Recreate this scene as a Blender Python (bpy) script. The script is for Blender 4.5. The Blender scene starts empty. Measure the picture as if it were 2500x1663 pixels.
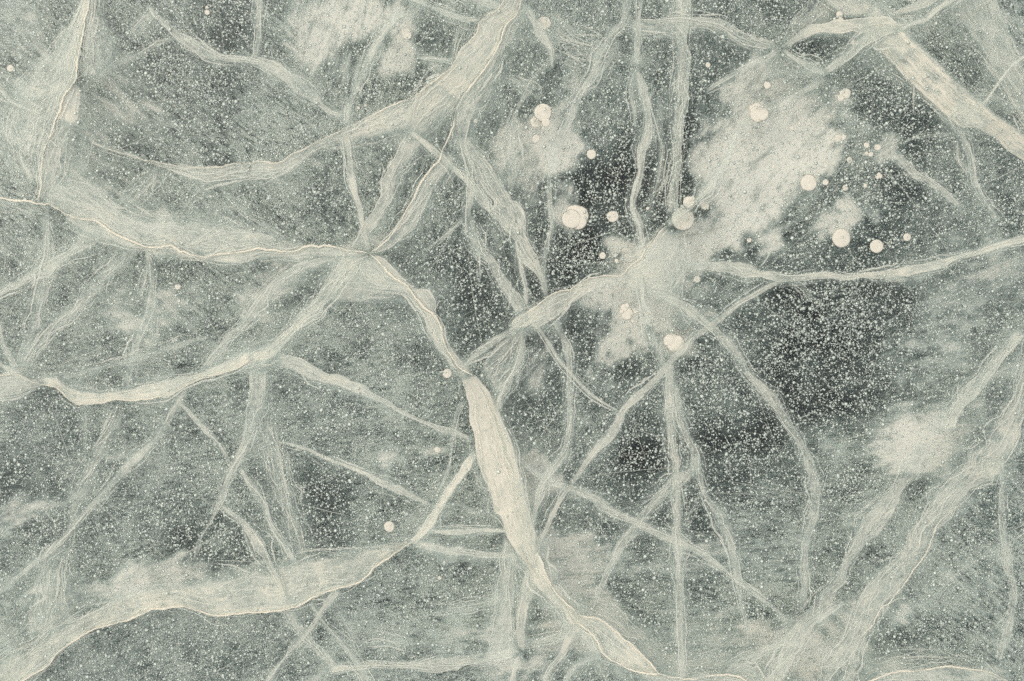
import bpy, math, random
import numpy as np

# ------------------------------------------------------------------ camera, light
C = bpy.context.scene
col = C.collection
H = 4.0                                        # camera height above the ice, metres
cd = bpy.data.cameras.new('camera'); cam = bpy.data.objects.new('camera', cd); col.objects.link(cam)
cam.location = (0, 0, H); cam.rotation_euler = (0, 0, 0)
cd.sensor_width = 36; cd.lens = 36 * H / 2.5; cd.clip_start = .05; cd.clip_end = 500
C.camera = cam

SUN_EL, SUN_AZ = math.radians(60), math.radians(300)
w = bpy.data.worlds.new('World'); C.world = w; w.use_nodes = True
nt = w.node_tree; bg = nt.nodes['Background']
sky = nt.nodes.new('ShaderNodeTexSky'); sky.sky_type = 'NISHITA'; sky.sun_disc = False
sky.sun_elevation = SUN_EL; sky.sun_rotation = SUN_AZ; sky.air_density = 1.0; sky.dust_density = 4.0; sky.ozone_density = 1.0
nt.links.new(sky.outputs[0], bg.inputs[0]); bg.inputs[1].default_value = 0.09
sl = bpy.data.lights.new('sun', 'SUN'); sun = bpy.data.objects.new('sun', sl); col.objects.link(sun)
sl.energy = 1.5; sl.angle = math.radians(95); sl.color = (.98, .965, .865)
sun.rotation_euler = (math.radians(90) - SUN_EL, 0, math.pi - SUN_AZ)
C.view_settings.view_transform = 'Standard'; C.view_settings.look = 'None'
C.view_settings.gamma = 1; C.view_settings.use_curve_mapping = False
C.view_settings.exposure = 0.76
C.render.engine = 'CYCLES'
C.cycles.transparent_max_bounces = 40; C.cycles.max_bounces = 6; C.cycles.diffuse_bounces = 3
C.cycles.use_adaptive_sampling = True; C.cycles.adaptive_threshold = .015; C.cycles.adaptive_min_samples = 48
C.cycles.use_denoising = False; C.cycles.denoiser = 'OPENIMAGEDENOISE'; C.cycles.denoising_input_passes = 'RGB_ALBEDO_NORMAL'; C.cycles.denoising_prefilter = 'ACCURATE'
C.cycles.sampling_pattern = 'TABULATED_SOBOL' if hasattr(C.cycles, 'sampling_pattern') else 'AUTOMATIC'

# ------------------------------------------------------------------ helpers
TX = {'0': 0, '1': 600, '2': 1200, '3': 1800}
TY = {'a': 0, 'b': 550, 'c': 1103}

def pts(s):
    """'a0 612,0 600,70 ...' -> list of (x, y, w) in millimetres on the ice plan"""
    out = []; ox = oy = 0
    for t in s.split():
        if t[0] in 'abc':
            oy = TY[t[0]]; ox = TX[t[1]]; continue
        v = [float(q) for q in t.split(',')]
        out.append((ox + v[0] / 2.8, oy + v[1] / 2.8, (v[2] if len(v) > 2 else 0) / 2.8))
    return np.array(out)

def outside(p): return p[0] < 6 or p[0] > 2494 or p[1] < 6 or p[1] > 1657
def extend(P, s=True, e=True, by=260):
    """cracks that leave the frame run on beyond it"""
    def more(p, q):
        d = p[:2] - q[:2]; d = d / (np.hypot(*d) + 1e-6); r = p.copy(); r[:2] += d * by; return r
    P = list(P)
    if s and outside(P[0]): P.insert(0, more(P[0], P[1]))
    if e and outside(P[-1]): P.append(more(P[-1], P[-2]))
    return np.array(P)

def at(px, py, z):
    """plan position in mm, seen from above, to a point lying at depth z"""
    k = (H - z) / H
    return (px - 1250) / 1000 * k, -(py - 831.5) / 1000 * k

_tab = {}
def vnoise(x, y, seed=0):
    if seed not in _tab: _tab[seed] = np.random.RandomState(1000 + seed).rand(256, 256)
    T = _tab[seed]
    x = np.asarray(x, float); y = np.asarray(y, float)
    xi = np.floor(x).astype(int); yi = np.floor(y).astype(int); fx = x - xi; fy = y - yi
    fx = fx * fx * (3 - 2 * fx); fy = fy * fy * (3 - 2 * fy)
    a = T[xi % 256, yi % 256]; b = T[(xi + 1) % 256, yi % 256]; c = T[xi % 256, (yi + 1) % 256]; d = T[(xi + 1) % 256, (yi + 1) % 256]
    return (a * (1 - fx) + b * fx) * (1 - fy) + (c * (1 - fx) + d * fx) * fy
def fbm(x, y, seed=0, oct=4):
    s = 0; a = .5; t = 0
    for o in range(oct):
        s = s + a * vnoise(x * 2 ** o, y * 2 ** o, seed + o); t += a; a *= .5
    return s / t

def smooth_path(P, step):
    """Catmull-Rom through the points, resampled every `step` mm"""
    if len(P) < 3: dense = np.array([P[0] + (P[-1] - P[0]) * t for t in np.linspace(0, 1, 20)])
    else:
        Q = np.vstack([2 * P[0] - P[1], P, 2 * P[-1] - P[-2]]); d = []
        for i in range(1, len(Q) - 2):
            p0, p1, p2, p3 = Q[i - 1], Q[i], Q[i + 1], Q[i + 2]
            for t in np.linspace(0, 1, 14, endpoint=False):
                cr = .5 * (2 * p1 + (p2 - p0) * t + (2 * p0 - 5 * p1 + 4 * p2 - p3) * t * t + (3 * p1 - p0 - 3 * p2 + p3) * t ** 3)
                li = p1 + (p2 - p1) * t
                d.append(.6 * cr + .4 * li)
        d.append(P[-1]); dense = np.array(d)
    seg = np.hypot(*(dense[1:, :2] - dense[:-1, :2]).T); s = np.concatenate([[0], np.cumsum(seg)])
    n = max(3, int(s[-1] / step) + 1) if step < 1e4 else 3
    return dense, s
def resample(dense, s, n):
    u = np.linspace(0, s[-1], n)
    return np.stack([np.interp(u, s, dense[:, k]) for k in range(dense.shape[1])], 1), u

def mesh_obj(name, V, F, mat, parent=None, smooth=True):
    me = bpy.data.meshes.new(name)
    V = np.asarray(V, np.float32); F = np.asarray(F, np.int32); k = F.shape[1]
    me.vertices.add(len(V)); me.vertices.foreach_set('co', V.ravel())
    me.loops.add(F.size); me.loops.foreach_set('vertex_index', F.ravel())
    me.polygons.add(len(F)); me.polygons.foreach_set('loop_start', np.arange(0, F.size, k, dtype=np.int32))
    me.polygons.foreach_set('use_smooth', np.full(len(F), smooth))
    me.update(calc_edges=True)
    me.materials.append(mat)
    o = bpy.data.objects.new(name, me); col.objects.link(o)
    if parent: o.parent = parent
    return o
def colattr(me, name, arr):
    a = me.attributes.new(name, 'FLOAT_COLOR', 'POINT'); a.data.foreach_set('color', np.asarray(arr, np.float32).ravel())
def grid_faces(n, m):
    i = np.arange(n - 1)[:, None] * m + np.arange(m - 1)[None, :]; i = i.ravel()
    return np.stack([i, i + 1, i + m + 1, i + m], 1)
def tag(o, label, cat, group=None, kind=None):
    o['label'] = label; o['category'] = cat
    if group: o['group'] = group
    if kind: o['kind'] = kind
    return o

# ------------------------------------------------------------------ materials
CREAM = (.765, .73, .61, 1); TEAL = (.58, .66, .585, 1)
class NB:
    def __init__(s, name):
        s.m = bpy.data.materials.new(name); s.m.use_nodes = True; s.t = s.m.node_tree; s.t.nodes.clear()
        s.out = s.t.nodes.new('ShaderNodeOutputMaterial')
    def n(s, ty, **k):
        x = s.t.nodes.new(ty)
        for a, b in k.items(): setattr(x, a, b)
        return x
    def l(s, a, b): s.t.links.new(a, b)
    def put(s, sock, v):
        if isinstance(v, (int, float)): sock.default_value = v
        elif isinstance(v, tuple): sock.default_value = v
        else: s.l(v, sock)
    def math(s, op, a, b=0.0, clamp=False):
        x = s.n('ShaderNodeMath', operation=op, use_clamp=clamp); s.put(x.inputs[0], a); s.put(x.inputs[1], b); return x.outputs[0]
    def mr(s, v, a, b, c=0.0, d=1.0, ty='LINEAR'):
        x = s.n('ShaderNodeMapRange', interpolation_type=ty); s.put(x.inputs[0], v)
        for i, q in enumerate((a, b, c, d)): s.put(x.inputs[1 + i], q)
        return x.outputs[0]
    def vec(s, v, op, b):
        x = s.n('ShaderNodeVectorMath', operation=op); s.l(v, x.inputs[0]); s.put(x.inputs[1], b); return x.outputs[0]
    def noise(s, v, sc=1.0, det=3.0, rough=.55, dim='2D', dist=0.0):
        x = s.n('ShaderNodeTexNoise', noise_dimensions=dim); s.l(v, x.inputs['Vector'])
        x.inputs['Scale'].default_value = sc; x.inputs['Detail'].default_value = det
        x.inputs['Roughness'].default_value = rough; x.inputs['Distortion'].default_value = dist
        return x.outputs['Fac']
    def mixc(s, f, a, b):
        x = s.n('ShaderNodeMix', data_type='RGBA'); s.put(x.inputs[0], f); s.put(x.inputs[6], a); s.put(x.inputs[7], b); return x.outputs[2]
    def attr(s, name):
        x = s.n('ShaderNodeAttribute', attribute_name=name); sp = s.n('ShaderNodeSeparateColor'); s.l(x.outputs['Color'], sp.inputs[0])
        return sp.outputs[0], sp.outputs[1], sp.outputs[2], x.outputs['Alpha']
    def finish(s, color, alpha=None, trans=.4):
        d = s.n('ShaderNodeBsdfDiffuse'); t = s.n('ShaderNodeBsdfTranslucent'); s.put(d.inputs[0], color); s.put(t.inputs[0], color)
        mx = s.n('ShaderNodeMixShader'); mx.inputs[0].default_value = trans; s.l(d.outputs[0], mx.inputs[1]); s.l(t.outputs[0], mx.inputs[2])
        o = mx.outputs[0]
        if alpha is not None:
            tr = s.n('ShaderNodeBsdfTransparent'); m2 = s.n('ShaderNodeMixShader'); s.put(m2.inputs[0], alpha)
            s.l(tr.outputs[0], m2.inputs[1]); s.l(o, m2.inputs[2]); o = m2.outputs[0]
        s.l(o, s.out.inputs[0]); return s.m

def mat_fracture():
    b = NB('fracture_ice')
    dens, v, feather, streak = b.attr('P'); fa, rim, vend, veilk = b.attr('Q')
    uv = b.n('ShaderNodeUVMap', uv_map='UVMap').outputs[0]
    warp = b.n('ShaderNodeTexNoise', noise_dimensions='2D'); b.l(uv, warp.inputs['Vector']); warp.inputs['Scale'].default_value = 16; warp.inputs['Detail'].default_value = 2
    wv = b.vec(b.vec(warp.outputs['Color'], 'SUBTRACT', (.5, .5, .5)), 'MULTIPLY', (.012, .014, 0))
    uvw = b.vec(uv, 'ADD', wv)
    n1 = b.noise(b.vec(uvw, 'MULTIPLY', (14, 300, 1)), 1, 3, .7); ns = b.noise(b.vec(uvw, 'MULTIPLY', (30, 230, 1)), 1, 3, .6)
    n1b = b.noise(b.vec(uvw, 'MULTIPLY', (8, 60, 1)), 1, 5, .68)
    n2 = b.noise(uv, 90, 4, .65)
    n3 = b.noise(uv, 26, 4, .6)
    n4 = b.noise(uv, 420, 2, .6)
    vv = b.math('ADD', v, b.math('MULTIPLY', b.math('SUBTRACT', n3, .53), b.math('MULTIPLY', feather, 1.0)))
    vv = b.math('ADD', vv, b.math('MULTIPLY', b.math('SUBTRACT', n1b, .5), b.math('MULTIPLY', feather, .9)))
    pB = b.mr(vv, b.math('SUBTRACT', .97, feather), .99, 1.0, 0.0, 'SMOOTHSTEP')
    vA = b.math('ADD', v, b.math('MULTIPLY', b.math('SUBTRACT', n3, .5), b.math('MULTIPLY', fa, .8)))
    pA = b.mr(vA, 0.0, b.math('ADD', fa, .004), 0.0, 1.0, 'SMOOTHSTEP')
    f1 = b.mr(ns, .40, .50); f2 = b.mr(n1b, .36, .52); f = b.math('MAXIMUM', b.math('MULTIPLY', f1, f2), b.math('MULTIPLY', b.math('ADD', f1, f2), .42))
    hole = b.math('SUBTRACT', 1.0, b.math('MULTIPLY', b.math('MULTIPLY', streak, b.mr(n3, .36, .60, .3, 1.1)), b.math('SUBTRACT', 1.0, f)))
    rimf = b.math('MULTIPLY', b.mr(v, .0, .10, 1.0, 0.0), rim)
    r2 = b.math('MULTIPLY', b.mr(b.math('ABSOLUTE', b.math('SUBTRACT', v, .9)), .0, .07, 1.0, 0.0), b.mr(n3, .42, .62, 0.0, .55))
    rimf = b.math('ADD', rimf, b.math('MULTIPLY', r2, b.mr(feather, .1, .35, 1.0, 0.0)))
    d2 = b.math('ADD', b.math('MULTIPLY', dens, b.math('ADD', b.mr(n2, .3, .7, -.04, .06), b.mr(n1, .32, .66, b.mr(dens, .5, .9, .62, .90), 1.14))), b.math('MULTIPLY', rimf, dens))
    d2 = b.math('ADD', d2, b.math('MULTIPLY', b.math('SUBTRACT', n4, .5), .10))
    patch = b.mr(b.noise(uv, 11, 3, .6), .30, .68, .62, 1.1)
    d2 = b.math('MULTIPLY', d2, b.math('MAXIMUM', patch, b.mr(dens, .55, .9)))
    a = b.math('MULTIPLY', b.math('MULTIPLY', d2, pA), b.math('MULTIPLY', pB, hole), True)
    vn = b.math('ADD', v, b.math('MULTIPLY', b.math('SUBTRACT', n1b, .5), .7))
    vn = b.math('ADD', vn, b.math('MULTIPLY', b.math('SUBTRACT', n3, .5), .9))
    vbeg = b.attr('S')[0]
    side = b.math('MULTIPLY', b.mr(vn, vbeg, .25, 0.0, 1.0, 'SMOOTHSTEP'), b.mr(v, vbeg, b.math('ADD', b.math('MULTIPLY', vbeg, .85), .01)))
    side = b.math('MAXIMUM', side, b.math('MULTIPLY', pA, b.mr(vbeg, -.02, 0.0)))
    veil = b.math('MULTIPLY', b.mr(vn, .75, vend, 1.0, 0.0, 'SMOOTHSTEP'), b.math('MULTIPLY', side, b.mr(n1b, .3, .7, .55, 1.3)))
    veil = b.math('MULTIPLY', b.math('MULTIPLY', veil, dens), b.math('MULTIPLY', veilk, b.mr(v, .98, b.math('SUBTRACT', vend, .02), 1.0, 0.0)))
    a = b.math('MAXIMUM', a, veil)
    fil = None
    for sd_, sp_, wd_ in ((3.7, 9, .05), (11.3, 14, .035), (23.1, 6, .03)):
        c1 = b.noise(b.vec(b.vec(uv, 'MULTIPLY', (sp_, 0, 0)), 'ADD', (sd_, sd_ * 2, 0)), 1, 4, .62)
        g1 = b.noise(b.vec(b.vec(uv, 'MULTIPLY', (sp_ * 1.7, 0, 0)), 'ADD', (sd_ + 50, sd_, 0)), 1, 3, .6)
        d1_ = b.math('ABSOLUTE', b.math('SUBTRACT', v, b.mr(c1, .3, .7, .02, .98)))
        k1 = b.math('MULTIPLY', b.mr(d1_, 0.0, wd_, 1.0, 0.0), b.mr(g1, .42, .58))
        fil = k1 if fil is None else b.math('MAXIMUM', fil, k1)
    fil = b.math('MULTIPLY', b.math('MULTIPLY', fil, .55), b.mr(dens, .2, .6, .3, 1.0))
    a = b.math('ADD', a, b.math('MULTIPLY', fil, b.math('SUBTRACT', 1.0, a)), True)
    a = b.math('MULTIPLY', a, b.mr(dens, 0.0, .05))
    c = b.mixc(b.mr(a, .25, .95), TEAL, CREAM)
    return b.finish(c, a, .08)

def mat_haze(deep):
    b = NB('cloudy_ice' if not deep else 'deep_ice')
    base, w0, w1, w2 = b.attr('P'); w3, w4, _, _2 = b.attr('Q')
    uv = b.n('ShaderNodeUVMap', uv_map='UVMap').outputs[0]
    def dirn(ang, sx, sy, det=4, rough=.62):
        r = b.n('ShaderNodeVectorRotate', rotation_type='Z_AXIS'); b.l(uv, r.inputs['Vector']); r.inputs['Angle'].default_value = -math.radians(ang)
        return b.noise(b.vec(r.outputs[0], 'MULTIPLY', (sx, sy, 1)), 1, det, rough)
    L, S = (38, 120) if deep else (8, 44)
    acc = None
    for wt, ang in ((w0, 4), (w1, 25), (w2, 48), (w3, 72), (w4, -38)):
        t = b.math('MULTIPLY', wt, dirn(ang, L, S))
        acc = t if acc is None else b.math('ADD', acc, t)
    fine = b.noise(uv, 330, 3, .6); mid = b.noise(uv, 22 if not deep else 12, 5, .62)
    if deep:
        m = b.math('ADD', b.math('MULTIPLY', b.math('SUBTRACT', acc, .5), 2.7), b.math('MULTIPLY', b.math('SUBTRACT', fine, .5), 2.6))
        m = b.math('ADD', m, b.math('MULTIPLY', b.math('SUBTRACT', mid, .5), 2.2))
        m = b.math('ADD', m, 1.0)
        a = b.math('MULTIPLY', base, b.math('MAXIMUM', m, 0.03), True)
        c = b.mixc(b.mr(a, .35, 1.0), (.375, .475, .43, 1), (.60, .665, .585, 1))
    else:
        e = b.math('ADD', base, b.math('MULTIPLY', b.math('SUBTRACT', acc, .5), 1.6))
        e = b.math('ADD', e, b.math('MULTIPLY', b.math('SUBTRACT', mid, .5), .9))
        e = b.math('ADD', e, b.math('MULTIPLY', b.math('SUBTRACT', fine, .5), .34))
        big = b.noise(uv, 5, 3, .6)
        e = b.math('ADD', e, b.math('MULTIPLY', b.math('SUBTRACT', big, .5), .5))
        a = b.mr(e, .0, 1.02, 0.0, .94, 'SMOOTHSTEP')
        a = b.math('MULTIPLY', a, b.mr(base, 0.02, .2))
        c = b.mixc(b.mr(a, .3, .85), (.58, .67, .60, 1), (.79, .79, .69, 1))
    return b.finish(c, a, .08)

def mat_plain(name, color, alpha=None, spots=False):
    b = NB(name); g = b.n('ShaderNodeTexCoord').outputs['Object']
    n = b.noise(g, 60, 4, .6, '3D')
    c = b.mixc(b.mr(n, .35, .7), tuple(q * .93 for q in color[:3]) + (1,), color)
    if spots:
        n2 = b.noise(g, 210, 2, .5, '3D', 1.5)
        c = b.mixc(b.mr(n2, .70, .735), c, (.42, .45, .40, 1))
    return b.finish(c, alpha, .08)

M_FR = mat_fracture(); M_CLOUD = mat_haze(False); M_DEEP = mat_haze(True)
M_LINE = mat_plain('crack_line_ice', (.90, .845, .70, 1), .82)
M_BUB = mat_plain('bubble_white', (.80, .755, .635, 1), None, True)
M_BUB2 = mat_plain('bubble_clouded', (.84, .81, .69, 1), .85)
M_BUB3 = mat_plain('bubble_deep', (.55, .62, .56, 1), .5)
M_DOT = [mat_plain('micro_bubble_' + n, c, .92) for n, c in (('pale', (.80, .85, .76, 1)), ('grey', (.52, .60, .55, 1)))]
M_DOT.append(mat_plain('micro_bubble_white', (.85, .92, .83, 1), .97)); M_HAIR = mat_plain('hairline_ice', (.62, .67, .60, 1), .42)

M_FIB = mat_plain('fibre_ice', (.80, .81, .71, 1), .54)
M_HAIR2 = mat_plain('long_hairline_ice', (.72, .76, .68, 1), .40)
def mat_water():
    b = NB('lake_water'); g = b.n('ShaderNodeTexCoord').outputs['Object']
    n = b.noise(g, 3, 5, .6, '3D')
    c = b.mixc(b.mr(n, .3, .7), (.009, .017, .018, 1), (.016, .027, .027, 1))
    p = b.n('ShaderNodeBsdfPrincipled'); b.l(c, p.inputs['Base Color']); p.inputs['Roughness'].default_value = .6
    p.inputs['Specular IOR Level'].default_value = .1
    b.l(p.outputs[0], b.out.inputs[0]); return b.m
def mat_surface():
    b = NB('ice_surface'); g = b.n('ShaderNodeTexCoord').outputs['Object']
    n = b.noise(g, 14, 5, .6, '3D')
    bp = b.n('ShaderNodeBump'); bp.inputs['Strength'].default_value = .05; bp.inputs['Distance'].default_value = .01; b.l(n, bp.inputs['Height'])
    gl = b.n('ShaderNodeBsdfGlossy'); gl.inputs['Roughness'].default_value = .06; b.l(bp.outputs[0], gl.inputs['Normal'])
    tr = b.n('ShaderNodeBsdfTransparent'); fr = b.n('ShaderNodeFresnel'); fr.inputs[0].default_value = 1.31; b.l(bp.outputs[0], fr.inputs['Normal'])
    mx = b.n('ShaderNodeMixShader'); b.l(fr.outputs[0], mx.inputs[0]); b.l(tr.outputs[0], mx.inputs[1]); b.l(gl.outputs[0], mx.inputs[2])
    b.l(mx.outputs[0], b.out.inputs[0]); return b.m

# ------------------------------------------------------------------ setting
def sheet(name, z, size, mat):
    o = mesh_obj(name, [(-size, -size, z), (size, -size, z), (size, size, z), (-size, size, z)], [(0, 1, 2, 3)], mat)
    o['kind'] = 'structure'; return o
sheet('lake_water', -1.4, 60, mat_water())
sheet('ice_surface', 0.0, 60, mat_surface())

# ------------------------------------------------------------------ density of the cloudy ice
BASE = np.array([[int(c) for c in r] for r in (
    # 20 columns x 13 rows over the frame; 0 clear dark ice, 9 milky
    "66643678676554444776",
    "66654687764464357556",
    "67865655466542588346",
    "78755645543312776355",
    "66777666443234454345",
    "46666677532455533344",
    "55676776431345521355",
    "66666667553445322456",
    "54665665555421235566",
    "34456435775433455775",
    "55533546775654554667",
    "67777677667765665765",
    "76555577677778776667")], float)
BASE = np.clip(BASE + np.where(BASE >= 4, 1.5, np.where(BASE == 3, .2, -.4)), 0, 9)
def base_at(px, py):
    gx = np.clip(px / 125.0 - .5, 0, 18.999); gy = np.clip(py / 128.0 - .5, 0, 11.999)
    xi = gx.astype(int); yi = gy.astype(int); fx = gx - xi; fy = gy - yi
    fx = fx * fx * (3 - 2 * fx); fy = fy * fy * (3 - 2 * fy)
    B = BASE
    return (B[yi, xi] * (1 - fx) + B[yi, xi + 1] * fx) * (1 - fy) + (B[yi + 1, xi] * (1 - fx) + B[yi + 1, xi + 1] * fx) * fy

ANG_PTS = [  # x, y, streak angle (degrees, counter-clockwise from the x axis)
    (150, 150, -38), (300, 350, -38), (450, 500, -38), (600, 250, -38), (350, 700, -20), (200, 1000, 4), (500, 1150, 4), (100, 1300, 15),
    (800, 400, -25), (900, 150, 80), (1150, 500, 80), (1000, 800, 20), (800, 1050, 10), (900, 1250, 4), (1000, 1500, 4), (600, 1500, 30), (350, 1550, 25),
    (1300, 150, 65), (1350, 350, 55), (1500, 500, 65), (1450, 250, 60), (1700, 150, 60), (1700, 450, 48), (1900, 400, 45), (2050, 250, 40), (2100, 500, 40),
    (1250, 600, 75), (1400, 750, 70), (1450, 950, 55), (1700, 900, 5), (2000, 700, 22), (2200, 700, 18), (2050, 900, 18), (2300, 900, 10), (1950, 1150, 5),
    (1650, 1200, 8), (1800, 1350, -10), (1500, 1350, 4), (2250, 1450, -28), (2420, 1350, -30), (2350, 150, -40), (2450, 300, 40), (2350, 600, 20), (2150, 1500, -25), (1700, 1600, 0)]
def angle_field(px, py):
    s = np.zeros_like(px, float); c = np.zeros_like(px, float)
    for (x, y, a) in ANG_PTS:
        wt = 1 / (((px - x) ** 2 + (py - y) ** 2) / 1e4 + .3) ** 2
        s += wt * np.sin(2 * math.radians(a)); c += wt * np.cos(2 * math.radians(a))
    return np.degrees(np.arctan2(s, c)) / 2

# clouds: tile centre, radii, tilt, strength
CLOUDS = [
    ('a1 600,120', 330, 190, 0, 1), ('a1 430,330', 170, 190, 80, .8), ('a1 640,470', 130, 110, 0, .7), ('a1 1000,380', 190, 120, 20, .95), ('a1 1080,230', 110, 110, 0, .95), ('a1 900,60', 200, 120, 0, .9),
    ('a0 800,620', 260, 190, 30, .62), ('a0 600,1300', 330, 110, -15, .75), ('a0 1000,800', 200, 120, 0, .4), ('a0 980,1560', 600, 110, 0, .75),
    ('a2 330,950', 150, 170, 0, .95), ('a2 470,1050', 110, 170, 60, .9), ('a2 490,1430', 130, 140, 60, .85), ('a2 90,1050', 90, 230, 90, .75), ('a2 510,730', 70, 180, 65, .7), ('a2 300,1200', 110, 160, 60, .7),
    ('a3 130,980', 260, 330, 45, 1), ('a3 330,1150', 420, 230, 48, 1), ('a3 480,760', 270, 110, 30, .95), ('a3 60,1330', 200, 170, 45, 1), ('a2 1500,1130', 190, 150, 48, .95), ('a2 1760,860', 260, 130, 30, .9),
    ('a3 640,1050', 170, 100, 45, .85), ('a2 1760,560', 230, 130, 40, .8), ('a3 690,1500', 210, 90, 20, .95), ('a3 730,650', 70, 55, 0, .9), ('a3 350,570', 170, 110, 30, .8), ('a3 1010,1060', 110, 70, 35, .85),
    ('a2 1400,900', 110, 60, 48, .5), ('a3 1060,950', 80, 60, 0, .6), ('a2 580,520', 100, 80, 60, .6),
    ('b3 250,80', 150, 90, 35, .85), ('b3 580,30', 110, 60, 0, .8), ('b2 1560,70', 250, 110, 25, .95), ('b2 1400,230', 160, 90, 10, .95), ('b2 870,140', 120, 70, 20, .95),
    ('b2 760,490', 150, 90, 50, .95), ('b2 1000,430', 260, 220, 0, 1), ('b2 1050,600', 160, 200, 80, 1), ('b2 900,760', 260, 160, 62, 1), ('b2 820,890', 130, 70, 60, .9), ('b2 1010,830', 100, 90, 90, .9), ('b2 1250,830', 120, 110, 0, 1), ('b2 1290,650', 110, 100, 0, .75),
    ('b2 1180,250', 220, 190, 0, 1), ('b2 1170,600', 90, 120, 90, .85), ('b2 1410,460', 70, 70, 0, .7), ('b2 1270,430', 90, 60, 0, .7), ('b2 1480,600', 60, 50, 0, .5), ('b2 1000,1040', 70, 50, 20, .6), ('b2 830,1090', 50, 40, 0, .45), ('b2 730,1060', 70, 40, 0, .4),
    ('b2 300,950', 160, 230, 80, .6), ('b1 850,400', 330, 130, -15, .7), ('b1 1300,1530', 90, 60, 0, .6), ('b1 130,450', 170, 110, 30, .6), ('b1 50,620', 200, 70, 0, .6), ('b0 1250,520', 160, 120, 0, .55), ('b0 900,700', 220, 70, -25, .5),
    ('b3 1250,1450', 330, 190, 15, .9), ('c3 1250,70', 330, 150, 10, .9), ('b3 850,1530', 240, 90, 0, .5), ('c3 1500,330', 200, 100, 30, .5), ('c3 850,420', 200, 90, 40, .45), ('b3 1700,1100', 300, 90, 50, .55), ('b3 1850,350', 200, 200, 0, .5),
    ('c0 1100,790', 380, 100, 12, .6), ('c0 250,370', 290, 80, 12, .65), ('c0 60,480', 160, 50, 15, .6), ('c0 900,950', 500, 110, 10, .7), ('c0 850,60', 150, 50, 0, .5), ('c0 100,1280', 200, 90, 10, .5),
    ('c1 1500,680', 300, 70, -5, .6), ('c1 950,60', 70, 90, 60, .6), ('c1 1600,1250', 250, 60, 5, .5), ('c1 1780,1200', 90, 330, 0, .6), ('c1 1750,1450', 120, 120, 0, .65), ('c2 250,150', 130, 200, 0, .8), ('c2 430,200', 230, 80, -35, .65),
    ('c2 450,650', 300, 90, -5, .85), ('c2 300,300', 140, 200, 0, .6), ('c2 650,700', 300, 120, 0, .45), ('c2 1500,700', 250, 200, 0, .3), ('c2 1500,1150', 300, 200, 0, .4), ('c2 700,1250', 250, 150, -40, .6), ('c3 300,700', 250, 200, 40, .35), ('c3 650,1250', 350, 200, 20, .6), ('c3 1500,900', 350, 250, 20, .3), ('b3 1500,400', 300, 350, 0, .4), ('b3 1300,900', 350, 250, 0, .35), ('c0 150,900', 200, 200, 0, .25), ('c0 350,1000', 200, 250, 60, .45), ('b0 1000,600', 350, 200, 0, .4), ('b0 500,1000', 300, 60, 10, .4), ('a0 100,200', 200, 250, 0, .45), ('a0 150,900', 150, 300, 90, .5), ('a0 620,1000', 120, 200, 80, .5), ('a1 1350,160', 100, 100, 0, .2), ('a1 1500,820', 150, 150, 50, .4), ('a1 400,1150', 400, 60, 15, .5), ('b1 400,300', 300, 100, 15, .5), ('c2 550,850', 270, 110, -25, .85), ('c2 800,1080', 280, 110, -30, .75), ('c2 950,1200', 230, 90, -40, .75), ('c2 1100,780', 400, 60, 0, .4), ('c2 430,1060', 90, 110, 0, .6), ('c2 300,1470', 160, 90, 60, .75), ('c2 470,1180', 150, 90, 0, .6), ('c2 1250,1420', 400, 90, 0, .75),
    ('c3 200,1230', 250, 130, 10, .7), ('c3 450,1430', 400, 170, 0, .75), ('c3 900,1000', 200, 110, 40, .6), ('c3 1100,1530', 330, 60, 8, .7), ('c3 1450,1530', 420, 40, 0, .75), ('c3 1150,1110', 100, 40, 20, .6),
    ('b1 850,150', 300, 130, 0, .5), ('a1 1400,500', 220, 160, 50, .45), ('c2 450,1330', 330, 170, 0, .5), ('c1 1300,1250', 350, 120, 8, .35), ('b1 50,850', 250, 120, 0, .5), ('b0 100,1050', 200, 90, 0, .4), ('b2 250,620', 180, 110, 0, .4), ('c1 1500,450', 250, 120, 20, .35), ('c0 1500,900', 500, 90, 10, .5),
    ('a3 1700,150', 220, 280, 0, .5), ('a3 1850,450', 200, 250, 0, .5), ('a3 620,60', 120, 160, 60, .5), ('a1 1740,700', 150, 110, 50, .35), ('a1 1830,1000', 110, 220, 90, .5),
]
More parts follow.
